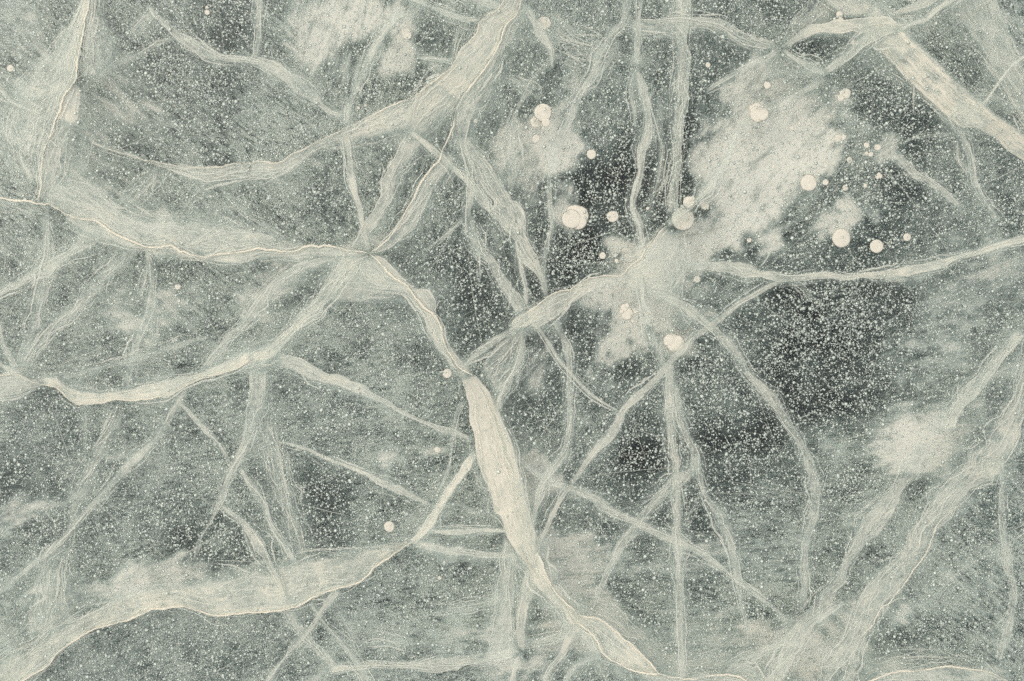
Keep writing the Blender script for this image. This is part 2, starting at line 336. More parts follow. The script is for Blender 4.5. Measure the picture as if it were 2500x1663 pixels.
DARKS = [  # patches of clearer ice seen as dark windows
    ('a1 880,560', 110, 70, 80, .7), ('a1 1300,260', 150, 110, 0, .8), ('a1 1480,90', 90, 40, 0, .6), ('a2 850,1050', 130, 180, 60, .7), ('a2 650,1250', 160, 110, 45, .5), ('a3 770,740', 100, 40, 0, .7), ('a3 740,580', 260, 90, 40, .5),
    ('b2 620,200', 150, 130, 60, .9), ('b2 1740,200', 120, 90, 30, .6), ('b2 930,880', 70, 70, 90, .7), ('b2 850,1000', 130, 90, 0, .8), ('b2 1300,960', 80, 90, 90, .9), ('b2 1130,720', 70, 40, 0, .8), ('b2 1060,1050', 90, 70, 0, .9),
    ('b3 420,30', 60, 120, 70, .8), ('b3 600,470', 330, 130, 15, .5), ('b3 150,650', 150, 250, 0, .6), ('b3 880,120', 150, 90, 20, .6), ('c2 950,60', 180, 80, 0, .6), ('c2 850,900', 150, 70, 0, .4), ('c0 110,150', 110, 90, 0, .5),
    ('b0 300,1300', 330, 80, 5, .4), ('c0 1330,500', 180, 120, 20, .4), ('c1 480,430', 120, 120, 0, .6), ('c1 500,200', 160, 100, 0, .3), ('b1 1530,400', 220, 200, 70, .5), ('b1 700,1280', 200, 100, 0, .4), ('b1 700,650', 160, 80, 0, .3),
    ('c2 290,1110', 60, 80, 90, .9), ('c2 270,1370', 40, 60, 0, .7), ('a2 1560,280', 150, 70, -20, .6), ('a3 250,70', 170, 100, 60, .5), ('a2 1160,1400', 50, 120, 90, .6), ('a2 1460,960', 60, 40, 40, .8), ('a2 1600,760', 60, 60, 0, .5),
    ('a3 570,330', 170, 70, -20, .5), ('a3 950,750', 230, 130, -10, .5), ('c0 1450,1300', 260, 110, 5, .4), ('c3 950,600', 100, 60, 20, .5), ('c3 150,1100', 130, 60, 0, .5), ('a0 1400,560', 250, 80, -25, .35), ('a0 1750,200', 130, 160, 60, .4), ('c3 850,130', 100, 60, 40, .4)]
def cloud_map(px, py, lst):
    wx = px + (fbm(px / 45, py / 45, 11) - .5) * 85; wy = py + (fbm(px / 45, py / 45, 31) - .5) * 85
    out = np.zeros_like(px, float)
    for (c, rx, ry, ang, st) in lst:
        cx, cy, _ = pts(c)[0]; a = math.radians(ang); rx /= 2.8; ry /= 2.8
        if ang in (80, 90, 62, 60, 65) and rx < ry: rx, ry = ry, rx
        dx = wx - cx; dy = -(wy - cy)
        u = (dx * math.cos(a) + dy * math.sin(a)) / rx; v = (-dx * math.sin(a) + dy * math.cos(a)) / ry
        r = np.sqrt(u * u + v * v)
        k = np.clip((1.65 - r) / 1.4, 0, 1); k = k * k * (3 - 2 * k)
        out = 1 - (1 - out) * (1 - np.minimum(k * st * .9, .95))
    return out

def dirweights(px, py):
    A = angle_field(px, py); W = []
    for c in (4, 25, 48, 72, -38):
        d = np.abs((A - c + 90) % 180 - 90); W.append(np.clip(1 - d / 32, 0, 1))
    W = np.array(W) + 1e-4; return W / W.sum(0)

def layer(name, z0, step, mat, fn, label, cat, seed):
    xs = np.arange(-420, 2920 + step, step); ys = np.arange(-420, 2090 + step, step)
    X, Y = np.meshgrid(xs, ys, indexing='ij'); px = X.ravel(); py = Y.ravel()
    z = z0 + (fbm(px / 260, py / 260, seed, 2) - .5) * .05
    x, y = at(px, py, z)
    o = mesh_obj(name, np.stack([x, y, z], 1), grid_faces(len(xs), len(ys)), mat)
    me = o.data; uvl = me.uv_layers.new(name='UVMap'); vi = np.empty(len(me.loops), np.int32); me.loops.foreach_get('vertex_index', vi)
    UV = np.stack([px / 1000 + seed, 10 - py / 1000], 1).astype(np.float32)[vi]; uvl.data.foreach_set('uv', UV.ravel())
    W = dirweights(px, py); d = fn(px, py)
    colattr(me, 'P', np.stack([d, W[0], W[1], W[2]], 1)); colattr(me, 'Q', np.stack([W[3], W[4], 0 * d, 0 * d + 1], 1))
    tag(o, label, cat, kind='stuff'); return o

def deep_density(px, py):
    b = base_at(px, py) / 9.0; b = b - .30 * cloud_map(px, py, DARKS)
    b = b + (fbm(px / 90, py / 90, 51) - .5) * .34
    for ang, wt in zip((4, 25, 48, 72, -38), dirweights(px, py)):
        a = math.radians(ang); u = px * math.cos(a) - py * math.sin(a); v = px * math.sin(a) + py * math.cos(a)
        b = b + wt * (fbm(u / 170, v / 34, 91, 3) - .5) * .42
    return np.clip(-.03 + .90 * b, .02, 1)
def cloud_density(px, py):
    return np.clip(cloud_map(px, py, CLOUDS) * 1.1 - .5 * cloud_map(px, py, DARKS), 0, 1)
layer('deep_cloudy_ice', -.27, 10, M_DEEP, deep_density, 'streaky grey-green murk deep inside the lake ice', 'cloudy ice', 3)
layer('milky_ice', -.15, 7, M_CLOUD, cloud_density, 'milky pale clouds frozen inside the ice between the cracks', 'cloudy ice', 8)

# ------------------------------------------------------------------ cracks
_seed = [0]; NF = [0]
FIB = []
def fibres(a, b, u, wid, dens, zt, zb, sd, streak):
    """thin strands that run along a fracture face and fan out past its edges"""
    rs = np.random.RandomState(5000 + sd); L = u[-1]; area = L * wid.mean()
    k = int(np.clip(area / 380 * (.4 if dens > .84 else 1.0), 4, 230)); m = 13
    ln = np.minimum(np.clip(np.exp(rs.randn(k) * .6) * 75, 18, 330), L * .95); s0 = rs.rand(k) * (L - ln)
    fan = 1 + 14 / np.clip(wid.mean(), 8, 200)
    v0 = .5 + (rs.rand(k) - .5) * fan * 1.05; dv = rs.randn(k) * .24 * fan
    wd = np.exp(rs.randn(k) * .6) * .58; V = []
    tt = np.linspace(0, 1, m); ph = rs.rand(k) * 99
    S = s0[:, None] + ln[:, None] * tt; Vv = v0[:, None] + dv[:, None] * (tt - .5) + (fbm(S / 85 + ph[:, None], S * 0 + sd * .37, 81, 3) - .5) * .55 * min(1.0, 26 / max(wid.mean(), 8))
    I = lambda q: np.interp(S.ravel(), u, q).reshape(S.shape)
    ax, ay, bx, by = I(a[:, 0]), I(a[:, 1]), I(b[:, 0]), I(b[:, 1])
    X = ax + (bx - ax) * Vv; Y = ay + (by - ay) * Vv; Z = zt + (zb - zt) * np.clip(Vv, 0, 1.5) + .0012 + rs.rand(k)[:, None] * .002
    Z = np.minimum(Z, -.0025)
    tx = np.gradient(X, axis=1); ty = np.gradient(Y, axis=1); nn = np.hypot(tx, ty) + 1e-6
    W = wd[:, None] * (np.sin(np.pi * tt) ** .6)[None, :] + .05
    P = []
    for sg in (-1, 1):
        x, y = at(X - ty / nn * W * sg, Y + tx / nn * W * sg, Z); P.append(np.stack([x, y, Z], -1))
    V = np.stack(P, 2).reshape(-1, 3)
    i = (np.arange(k)[:, None] * m + np.arange(m - 1)[None, :]).ravel() * 2
    FIB.append((V, np.stack([i, i + 1, i + 3, i + 2], 1)))

def face(A, B, dens, feather=.3, streak=.3, fa=0.02, rim=.35, f0=0, f1=0, parent=None, zt=None, zb=None, d1=None, P2=None, jit=1.0, veil=.40, tend=2.1, tbeg=0.0):
    """one slanting fracture face between its top edge A and its lower edge B"""
    _seed[0] += 1; sd = _seed[0]
    dA, sA = smooth_path(A, 3); dB, sB = smooth_path(B, 3)
    n = int(max(sA[-1], sB[-1]) / 3.5) + 3; n = min(n, 700)
    a, u = resample(dA, sA, n); b, _ = resample(dB, sB, n)
    wid = np.hypot(*(b - a)[:, :2].T); mw = max(wid.mean(), 2)
    m = int(np.clip(mw / 7, 3, 18))
    for q, k in ((a, 0), (b, 60)):
        amp = np.clip(wid, 3, 40) * .16 * jit
        q[:, 0] += (fbm(u / 26 + sd * 7.7, u * 0 + k + .5, 5, 4) - .5) * amp * 2
        q[:, 1] += (fbm(u / 26 + sd * 7.7, u * 0 + k + 30.5, 6, 4) - .5) * amp * 2
    if tend > 1.05: m = int(m * (tend - tbeg)) + 1
    t = np.linspace(tbeg, tend, m)
    a[:, :2] -= (b - a)[:, :2] / (wid[:, None] + 1) * 2.0
    if zt is None: zt = -.006 if dens > .55 else -.06
    if zb is None: zb = zt - np.clip(mw * .3, 4, 36) / 1000
    z = zt + (zb - zt) * np.clip(t, 0, 2)[None, :] + (fbm(u / 120 + sd, u * 0 + .3, 9, 2) - .5)[:, None] * .012 * t[None, :] - (sd % 37) * .00011
    px = a[:, 0][:, None] * (1 - t) + b[:, 0][:, None] * t; py = a[:, 1][:, None] * (1 - t) + b[:, 1][:, None] * t
    # gentle buckling of the face
    x, y = at(px, py, z)
    z = z + (fbm(px / 30, py / 30, 21, 2) - .5) * .004
    V = np.stack([x.ravel(), y.ravel(), np.minimum(z, -.002).ravel()], 1)
    o = mesh_obj('fracture_face', V, grid_faces(n, m), M_FR, parent)
    o.visible_shadow = True
    me = o.data; uvl = me.uv_layers.new(name='UVMap'); vi = np.empty(len(me.loops), np.int32); me.loops.foreach_get('vertex_index', vi)
    U = np.repeat(u[:, None] / 1000 + sd * 3.17, m, 1); Vv = np.repeat(t[None, :] * mw / 1000 + sd * .71, n, 0)
    uvl.data.foreach_set('uv', np.stack([U.ravel(), Vv.ravel()], 1).astype(np.float32)[vi].ravel())
    dd = np.full(n, dens) if d1 is None else np.linspace(dens, d1, n)
    L = u[-1]
    f0 = f0 or (8 if dens > .88 else 20); f1 = f1 or (8 if dens > .88 else 20)
    dd = dd * (1.0 if dens < .72 else .97)
    if f0: dd = dd * np.clip(u / f0, 0, 1)
    if f1: dd = dd * np.clip((L - u) / f1, 0, 1)
    D = np.repeat(dd[:, None], m, 1); T = np.repeat(t[None, :], n, 0); O = np.ones_like(D)
    colattr(me, 'P', np.stack([D, T, O * feather, O * streak], -1).reshape(-1, 4))
    fibres(a, b, u, wid, dens, zt, zb, sd, streak)
    colattr(me, 'S', np.stack([O * tbeg, O, O, O], -1).reshape(-1, 4))
    colattr(me, 'Q', np.stack([O * fa, O * rim, O * tend, O * veil], -1).reshape(-1, 4)); NF[0] += 1
    return o

def band_edges(P):
    d, s = smooth_path(P, 3); q, u = resample(d, s, max(4, int(s[-1] / 12)))
    t = np.gradient(q[:, :2], axis=0); t /= np.hypot(t[:, 0], t[:, 1])[:, None] + 1e-9
    nrm = np.stack([-t[:, 1], t[:, 0]], 1); wv = (q[:, 2] * (.42 + 1.12 * fbm(u / 34 + q[0, 0], u * 0 + .7, 41, 4)))[:, None] / 2
    a = q.copy(); b = q.copy(); a[:, :2] += nrm * wv; b[:, :2] -= nrm * wv
    return a, b

def line(P, wmm, parent):
    """the thin raised line where the crack meets the surface"""
    _seed[0] += 1; sd = _seed[0]
    d, s = smooth_path(P, 3); n = int(s[-1] / 2.5) + 3; q, u = resample(d, s, n)
    q[:, 0] += (fbm(u / 12 + sd * 3.3, u * 0 + .5, 5, 4) - .5) * 6; q[:, 1] += (fbm(u / 12 + sd * 3.3, u * 0 + 40.5, 6, 4) - .5) * 6
    t = np.gradient(q[:, :2], axis=0); t /= np.hypot(t[:, 0], t[:, 1])[:, None] + 1e-9; nr = np.stack([-t[:, 1], t[:, 0]], 1)
    wv = wmm * (-.15 + 1.5 * fbm(u / 30 + sd, u * 0 + .2, 15, 4)) * np.clip(np.minimum(u, s[-1] - u) / 25 + .15, 0, 1); wv = np.clip(wv, .15, 9)
    V = []
    for k, (off, z) in enumerate(((-.5, -.0016), (0, -.0012), (.5, -.0016), (0, -.0026))):
        p = q[:, :2] + nr * (wv * off)[:, None]; x, y = at(p[:, 0], p[:, 1], z); V.append(np.stack([x, y, x * 0 + z], 1))
    V = np.stack(V, 1).reshape(-1, 3); F = []
    i = np.arange(n - 1) * 4
    for k in range(4): F.append(np.stack([i + k, i + (k + 1) % 4, i + 4 + (k + 1) % 4, i + 4 + k], 1))
    return mesh_obj('crack_line', V, np.concatenate(F), M_LINE, parent, False)

GROUP = 'cracks running through the lake ice'
def crack(label, *items):
    """items: ('L', path, width) line; ('F', A, B, dens, {opts}) face; ('B', path, dens, {opts}) band"""
    first = None
    for it in items:
        if first is None: first = pts(it[1])[0]
    e = bpy.data.objects.new('ice_crack', None); e.empty_display_size = .05; col.objects.link(e)
    x, y = at(first[0], first[1], 0); e.location = (x, y, 0)
    tag(e, label, 'crack', GROUP); kids = []
    for it in items:
        if it[0] == 'L': kids.append(line(extend(pts(it[1])), it[2], e))
        elif it[0] == 'F':
            o = dict(it[4]) if len(it) > 4 else {}; PA, PB = pts(it[1]), pts(it[2]); so = outside(PA[0]) and outside(PB[0]); eo = outside(PA[-1]) and outside(PB[-1])
            kids.append(face(extend(PA, so, eo), extend(PB, so, eo), it[3], parent=e, **o))
        elif it[0] == 'B':
            o = dict(it[3]) if len(it) > 3 else {}; a, b = band_edges(extend(pts(it[1])))
            if o.pop('flip', 0): a, b = b, a
            o.setdefault('feather', .26); o.setdefault('fa', .14); o.setdefault('f0', 14); o.setdefault('f1', 14); o.setdefault('streak', .4); o.setdefault('jit', .6); o.setdefault('tbeg', -.9); o.setdefault('tend', 1.9); o.setdefault('veil', .28)
            kids.append(face(a, b, it[2], parent=e, **o))
    for v_, f_ in FIB: kids.append(mesh_obj('ice_fibres', v_, f_, M_FIB, e, False))
    FIB.clear()
    for k in kids: k.matrix_parent_inverse = e.matrix_world.inverted() if False else __import__('mathutils').Matrix.Translation((-x, -y, 0))
    return e

R1 = "a0 612,-20 600,70 580,130 575,200 550,300 530,420 520,540 480,600 430,670 405,760 375,830 345,930 310,1010 290,1090 280,1180 280,1270 262,1385"
crack('tall pale crack with a bright wavy line, falling from the top left edge',
    ('L', R1, 4.2),
    ('F', "a0 612,-20 600,70 580,130 575,200 550,300 530,420 520,540 480,600 430,670", "a0 565,-20 515,110 470,180 400,270 320,380 250,460 190,540 140,640 95,720", .60, dict(feather=.05, streak=.35, rim=0)),
    ('F', "a0 612,-20 600,70 580,130 575,200 550,300 530,420 520,540", "a0 570,-20 520,110 485,200 470,260 430,340 410,430 400,520", .7, dict(feather=.35, streak=.2, rim=0)),
    ('F', "a0 510,560 470,620 430,670 405,760 375,830 345,930 310,1010 290,1090 280,1180 280,1270", "a0 180,570 135,650 95,720 60,800 50,900 80,1000 85,1080 120,1130 150,1180 200,1260", .62, dict(feather=.2, streak=.8, rim=0)),
    ('F', "a0 520,545 480,600 430,670 405,760 400,850", "a0 545,570 560,640 560,740 540,830 480,890", .85, dict(feather=.12, streak=.15, rim=0)),
    ('F', "a0 375,830 345,930 310,1010 290,1090 280,1180 280,1270 262,1385", "a0 560,800 520,900 490,1000 450,1100 440,1180 400,1260 330,1385", .68, dict(feather=.3, streak=.85, rim=0)),
    ('F', "a0 625,0 615,100 590,200 568,300 562,420 560,540", "a0 700,0 690,120 745,250 740,400 700,480 640,560", .72, dict(feather=.35, streak=.9, fa=.15, rim=0)),
    ('B', "a0 575,900,60 570,1050,75 570,1200,60", .42))
R2 = "a0 -20,1352 100,1368 200,1375 250,1390 340,1400 420,1450 500,1485 580,1505 660,1515 720,1555 b0 760,45 850,90 930,120 1000,150 1100,150 1170,140 1230,175 1300,195 1395,220 1480,200 1560,193 1660,180 1760,160 1850,170 1960,182 b1 340,178 400,150 440,140 500,145 570,140 650,160 720,175 800,185 845,195"
crack('long cream crack with bright line, left edge to the three-way fork',
    ('L', R2, 5.0),
    ('F', "a0 262,1390 340,1400 420,1450 500,1485 580,1505 660,1515 720,1555 b0 760,45 850,90 930,120 1000,150 1100,150 1170,140 1230,175 1300,195 1395,220 1480,200 1560,193 1660,180 1760,160 1850,170 1960,182 b1 340,178 430,140",
          "a0 330,1240 460,1230 620,1290 760,1380 930,1460 1200,1480 1500,1490 1750,1560 b0 1800,30 1960,100 b1 350,110 430,125", .72, dict(feather=.3, streak=.35, rim=0)),
    ('F', "a0 420,1450 500,1485 580,1505 660,1515 720,1555 b0 760,45 850,90 930,120 1000,150 1100,150 1170,140 1230,175 1300,195 1395,220 1480,200 1560,193 1660,180 1760,160 1850,170 1960,182 b1 340,178 400,150 440,140 500,145 570,140 650,160 720,175 800,185 845,195",
          "a0 430,1490 560,1580 b0 700,90 880,155 990,170 1100,215 1240,225 1400,238 1550,268 1680,272 1800,225 1960,228 b1 400,238 560,225 700,215 845,200", .78, dict(feather=.2, streak=.3)),
    ('B', "a0 -20,1400,60 120,1420,70 260,1450,40", .4, dict(streak=.9)))
R3 = "b1 845,195 900,240 960,310 1020,365 1110,420 1160,490 1220,560 1285,610 1320,670 1340,720 1350,780 1380,860 1420,920 1440,960 1480,990 1550,1025"
crack('cream crack with a knobbly side lobe, from the three-way fork to the thick trunk',
    ('L', R3, 5.0),
    ('F', R3, "b1 700,235 790,400 900,440 1020,450 1110,490 1180,600 1230,720 1290,830 1350,900 1400,990 1480,1060 1510,1090", .72, dict(feather=.25, streak=.12)),
    ('F', "b1 845,200 700,235 560,400 480,520", "b1 960,310 1020,400 1000,500 820,520", .68, dict(feather=.3, streak=.15, rim=0)),
    ('F', R3, "b1 860,190 950,230 1030,310 1110,390 1170,432 1240,435 1280,460 1305,520 1298,590 1310,640 1345,680 1360,740 1400,830 1450,900 1510,950 1560,1010", .8, dict(feather=.02, streak=.1)))
crack('thickest crack of all, a solid cream trunk running down the middle',
    ('F', "b1 1480,1040 1510,1160 1530,1230 1530,1330 1560,1420 1570,1480 c1 1585,40 1620,170 1660,240 1690,330 1700,400 1750,450 1790,580 1850,680 1930,760 1985,830",
          "b1 1560,1010 1610,1070 1670,1140 1700,1220 1740,1290 1790,1400 1830,1490 1840,1560 c1 1850,60 1890,130 1900,220 1930,350 c2 265,400 290,500 330,610 300,665 325,830", .93, dict(feather=.02, streak=.06, fa=.01, rim=.2, jit=.5, zb=-.03, tend=1.25, veil=.3)),
    ('B', "b1 1690,1150,20 1730,1300,40 1800,1480,60 c1 1850,120,50 1900,330,60 c2 260,480,80 270,640,100 300,800,60", .8, dict(zt=-.003, streak=.1)),
    ('B', "b1 1590,1400,40 1600,1540,80 c1 1650,120,110 1730,330,110 1800,500,90", .8, dict(zt=-.003, zb=-.02, streak=.1, feather=.5, fa=.4)),
    ('F', "c2 300,670 350,770 385,860 420,940", "c2 215,730 250,800 290,900 415,945", .9, dict(feather=.03, streak=.05)),
    ('B', "c2 230,620,190 290,740,170 340,840,150 400,930,140 490,1030,140 560,1110,130 620,1175,90", .82, dict(streak=.08, veil=.6)),
    ('B', "c2 470,1010,50 540,1090,90 590,1160,130 650,1230,110", .84, dict(streak=.1)),
    ('L', "c2 325,820 385,870 420,940 500,1030 560,1080 575,1120", 4.5),
    ('F', "c2 420,940 500,1030 560,1080 572,1130", "c2 370,930 440,1050 490,1130 560,1185", .7, dict(feather=.1, streak=.1)))
crack('broad cream leaf-shaped crack between two bright lines near the bottom',
    ('L', "c2 575,1115 650,1130 720,1140 790,1180 850,1230 920,1290 980,1340 1030,1390 1090,1450 1150,1520", 4.5),
    ('L', "c2 575,1165 640,1210 700,1260 740,1330 775,1395 850,1440 950,1490 1050,1515 1150,1522 1250,1545 1380,1558 1480,1535 1600,1525 1700,1540 1760,1580", 4.5),
    ('F', "c2 575,1115 650,1130 720,1140 790,1180 850,1230 920,1290 980,1340 1030,1390 1090,1450 1150,1520", "c2 575,1165 640,1210 700,1260 740,1330 775,1395 850,1440 950,1490 1050,1515 1150,1522", .78, dict(feather=.08, streak=.25, d1=.86)),
    ('B', "c2 950,1440,60 1120,1530,90 1300,1575,80 1480,1560,60 1700,1575,80", .66, dict(streak=.3)),
    ('F', "c2 575,1115 650,1130 720,1140 790,1180 850,1230 920,1290 980,1340 1030,1390 1090,1450 1150,1520", "c2 500,1000 700,1010 850,1060 950,1180 1050,1250 1100,1290 1150,1330 1230,1440", .55, dict(feather=.6, streak=.4, rim=0)),
    ('F', "c2 1150,1525 1250,1545 1380,1558 1480,1535 1600,1500", "c2 1000,1310 1200,1320 1400,1320 1600,1340 1700,1380", .55, dict(feather=.5, streak=.95, rim=0)))
crack('ragged fibrous crack hanging straight down under the thick trunk',
    ('F', "c2 240,750 205,900 170,1060 175,1260 190,1340 225,1380", "c2 300,830 300,950 260,1060 235,1180 225,1300 228,1385", .88, dict(feather=.15, fa=.15, streak=.6)),
    ('B', "c2 225,1370,20 180,1430,34 160,1500,40 140,1600,44", .8, dict(streak=.5)),
    ('B', "c2 130,580,110 120,800,120 110,1000,130 90,1200,140 60,1400,140", .68, dict(streak=.6)))
crack('thin upright pale crack just left of the fibrous one under the trunk',
    ('B', "c1 1775,560,14 1755,750,18 1755,1000,16 1720,1120,10 1660,1300,6", .68))
crack('fan-shaped pale crack spreading down from the bright fork below the trunk',
    ('B', "c2 575,1150,50 560,1230,70 520,1300,65 480,1390,55 400,1500,45 360,1600,34", .84, dict(streak=.25)),
    ('F', "c2 590,1180 640,1230 700,1280 760,1390", "c2 570,1260 640,1320 680,1380 740,1400", .62),
    ('B', "c2 760,1385,70 640,1440,50 560,1500,45 490,1600,34", .66),
    ('B', "c2 720,1430,24 760,1500,20 810,1590,20", .5))
R10 = "c0 -60,1680 150,1568 250,1510 330,1460 380,1390 450,1330 540,1270 640,1215 750,1185 860,1155 950,1120 1040,1080 1130,1070 1240,1060 1330,1080 1420,1110 1500,1120 1600,1110 1700,1100 1800,1100 1960,1075 c1 360,1055 450,1000 540,965 620,935 700,920 780,890 840,840 880,790 940,750 1010,700 1080,650 1150,610"
crack('wide cream crack sweeping from the bottom left corner up toward the trunk',
    ('L', R10, 4.5),
    ('F', R10, "c0 -60,1480 40,1400 200,1330 330,1230 480,1160 640,1080 780,980 950,930 1150,890 1330,880 1500,820 1700,770 1900,750 c1 350,720 600,680 800,650 1000,630 1150,590", .82, dict(feather=.28, streak=.42, zb=-.045, tend=1.3)),
    ('B', "c1 1120,640,45 1220,530,60 1290,430,64 1350,330,60 1400,250,54 1480,140,64 1565,0,54", .9, dict(streak=.25, feather=.1)),
    ('B', "c0 200,1420,200 80,1540,240 -60,1640,240", .75, dict(feather=.4, fa=.3, streak=.2)))
R11 = "b0 -20,1030 60,1020 140,1025 200,1060 280,1090 380,1110 430,1150 480,1200 525,1225 600,1215 700,1215 800,1190 900,1200 1000,1190 1150,1165 1250,1110 1350,1060 1450,1030 1560,1000 1650,960 1720,900"
crack('sagging cream crack crossing the left side like a hammock',
    ('L', R11, 2.6),
    ('F', "b0 280,1090 380,1110 430,1150 480,1200 525,1225 600,1215 700,1215 800,1190 900,1200 1000,1190 1150,1165 1250,1110 1350,1060 1450,1030 1560,1000 1650,960 1740,900",
          "b0 260,1060 330,1030 400,1040 460,1090 560,1130 700,1140 850,1120 1000,1080 1200,1040 1340,1010 1450,970 1560,930 1640,900 1720,830", .84, dict(feather=.15, streak=.15)),
    ('F', "b0 -20,1030 60,1020 140,1025 200,1060 300,1085", "b0 -20,1205 60,1190 150,1160 230,1120 300,1090", .66, dict(feather=.12, streak=.4)),
    ('B', "b0 1560,960,70 1700,910,130 1800,880,150 1900,850,110", .8, dict(feather=.4, fa=.4, streak=.2)))
crack('streaky crack climbing right from the left hub to the three-way fork',
    ('B', "b1 60,930,120 180,850,80 250,780,70 330,690,80 400,610,90 480,540,120 550,460,150 640,340,160 740,215,150", .78, dict(streak=.7)))
crack('pale crack with a soft side, from the hammock crack up to the long cream one',
    ('F', "b0 1350,1010 1420,910 1500,820 1550,740 1620,690 1700,590 1750,510 1850,400 1960,310 b1 360,260 460,235 600,215", "b0 1440,990 1500,900 1570,800 1650,720 1740,650 1800,570 1900,460 b1 330,380 500,290 660,240", .66, dict(feather=.35, streak=.35)))
crack('long tapering crack slanting down from the left hub to the trunk',
    ('F', "b1 200,870 300,890 380,920 470,970 560,1020 640,1025 740,1075 810,1100 880,1160 960,1200 1040,1250 1120,1290 1200,1330 1280,1360 1350,1380 1440,1410 1560,1465",
          "b1 180,970 260,980 330,1000 420,1060 520,1080 640,1110 760,1160 860,1190 950,1225 1060,1285 1150,1325 1250,1372 1340,1430 1420,1440 1560,1478", .76, dict(feather=.15, streak=.25)))
crack('forked crack dropping from the left hub and bending left to a fine tip',
    ('F', "b0 1715,970 1710,1120 1685,1250 1670,1400 1630,1560 c0 1590,80 1540,180 1500,300 1470,380 1440,470 1390,540 1350,620 1330,720 1270,780 1230,830",
          "b0 1830,970 1830,1100 1790,1250 1750,1350 1700,1540 c0 1660,50 1620,130 1560,250 1530,330 1480,420 1420,520 1380,600 1350,700 1290,780 1240,820", .68, dict(feather=.12, streak=.45)),
    ('B', "b1 100,1100,100 130,1400,130 c1 190,0,130 240,200,150 290,400,160 350,600,160 420,760,130", .55, dict(streak=.3, feather=.35, fa=.35, zt=-.05)))
crack('narrow kinked crack right of the fine-tipped one, running down to the sweeping crack',
    ('B', "c0 1640,100,30 1700,200,60 1760,290,60 1810,380,48 1840,470,38 1900,570,44 1960,660,44 c1 340,760,34", .66, dict(streak=.4)))
crack('small twisted crack with a dark gap in its loop above the sweeping crack',
    ('B', "c0 1480,345,8 1560,400,30 1650,465,36 1720,550,70 1770,640,74 1810,700,60 1850,780,54 1890,860,44 1940,960,44 c1 290,1030,20", .78, dict(streak=.25)),
    ('B', "c0 1650,480,12 1690,600,16 1740,720,18 1810,790,18", .7))
crack('grey crack passing under the sweeping one and down to the bottom band',
    ('B', "c1 290,1070,54 340,1180,74 410,1270,50 500,1350,60 580,1440,60 610,1500,40", .62))
crack('short bright slanted crack crossing to the left below the sweeping one',
    ('B', "c1 640,930,64 580,1020,54 510,1110,34 440,1220,34 400,1270,24 300,1370,26 220,1480,34 140,1600,60", .78, dict(d1=.5, streak=.2)))
crack('faint double crack leaning right, between the short bright one and the trunk fibres',
    ('B', "c1 440,1030,30 520,1150,22 620,1260,34 700,1350,60 760,1430,60 850,1580,34", .58), ('B', "c1 640,1080,90 740,1250,70 800,1400,60", .38))
crack('level cream crack along the bottom, left of the trunk fibres',
    ('F', "c1 540,1490 620,1500 720,1485 840,1465 960,1465 1060,1475 1160,1480 1240,1490 1330,1500 1440,1490 1470,1460 1560,1455 1700,1430 1850,1390",
          "c1 560,1460 660,1450 760,1450 860,1430 1000,1440 1120,1445 1260,1410 1380,1390 1560,1370 1700,1350 1880,1310", .76, dict(feather=.2, streak=.35)),
    ('B', "c1 570,1475,24 520,1530,30 420,1585,50", .6), ('B', "c2 190,1330,60 300,1300,50 400,1270,60 560,1225,40", .55, dict(streak=.7)))
crack('short level cream crack joining the trunk from the left, upper of two',
    ('B', "c1 1240,535,12 1350,545,36 1480,545,46 1600,532,36 1800,538,22", .85, dict(streak=.1)))
crack('short level cream crack joining the trunk from the left, lower of two',
    ('B', "c1 1140,630,40 1260,640,80 1420,675,66 1600,700,44 1780,705,28 1870,700,20", .76, dict(streak=.25)))
crack('blurred level band of pale ice left of the trunk fibres',
    ('B', "c1 1180,1100,50 1400,1080,64 1600,1040,54 1830,990,40", .45, dict(streak=.5)), ('B', "c1 760,1310,60 950,1290,50 1150,1330,40", .35))
crack('thin bowed crack above the round bubble in the lower middle left',
    ('B', "b1 200,1470,12 330,1500,26 430,1530,26 c1 480,10,26 600,60,32 730,110,32 830,150,34 910,200,60 1010,240,66 1080,270,50 1180,320,32 1270,360,20", .78, dict(streak=.15)),
    ('B', "c1 1350,360,40 1450,360,40 1540,400,34 1640,440,16", .5))
crack('hair-thin upright crack just left of the thick trunk',
    ('B', "b1 1505,1190,12 1440,1290,18 1420,1400,16 1410,1500,22 c1 1395,60,12 1370,160,14 1320,280,8", .62))
crack('pale crack with a veined triangular web right of the trunk top',
    ('B', "b1 1480,965,16 1560,890,44 1680,800,54 1790,730,54 1890,655,44", .68, dict(streak=.3)),
    ('F', "b1 1600,1010 1650,920 1690,860 1760,790 1860,700 1910,650", "b1 1700,1210 1790,1080 1850,960 1890,880 1905,700", .62, dict(feather=.05, streak=.3, rim=.2)),
    ('B', "b1 1905,680,34 1895,850,38 1860,960,44 1800,1070,54 1740,1200,60 1750,1280,30", .68))
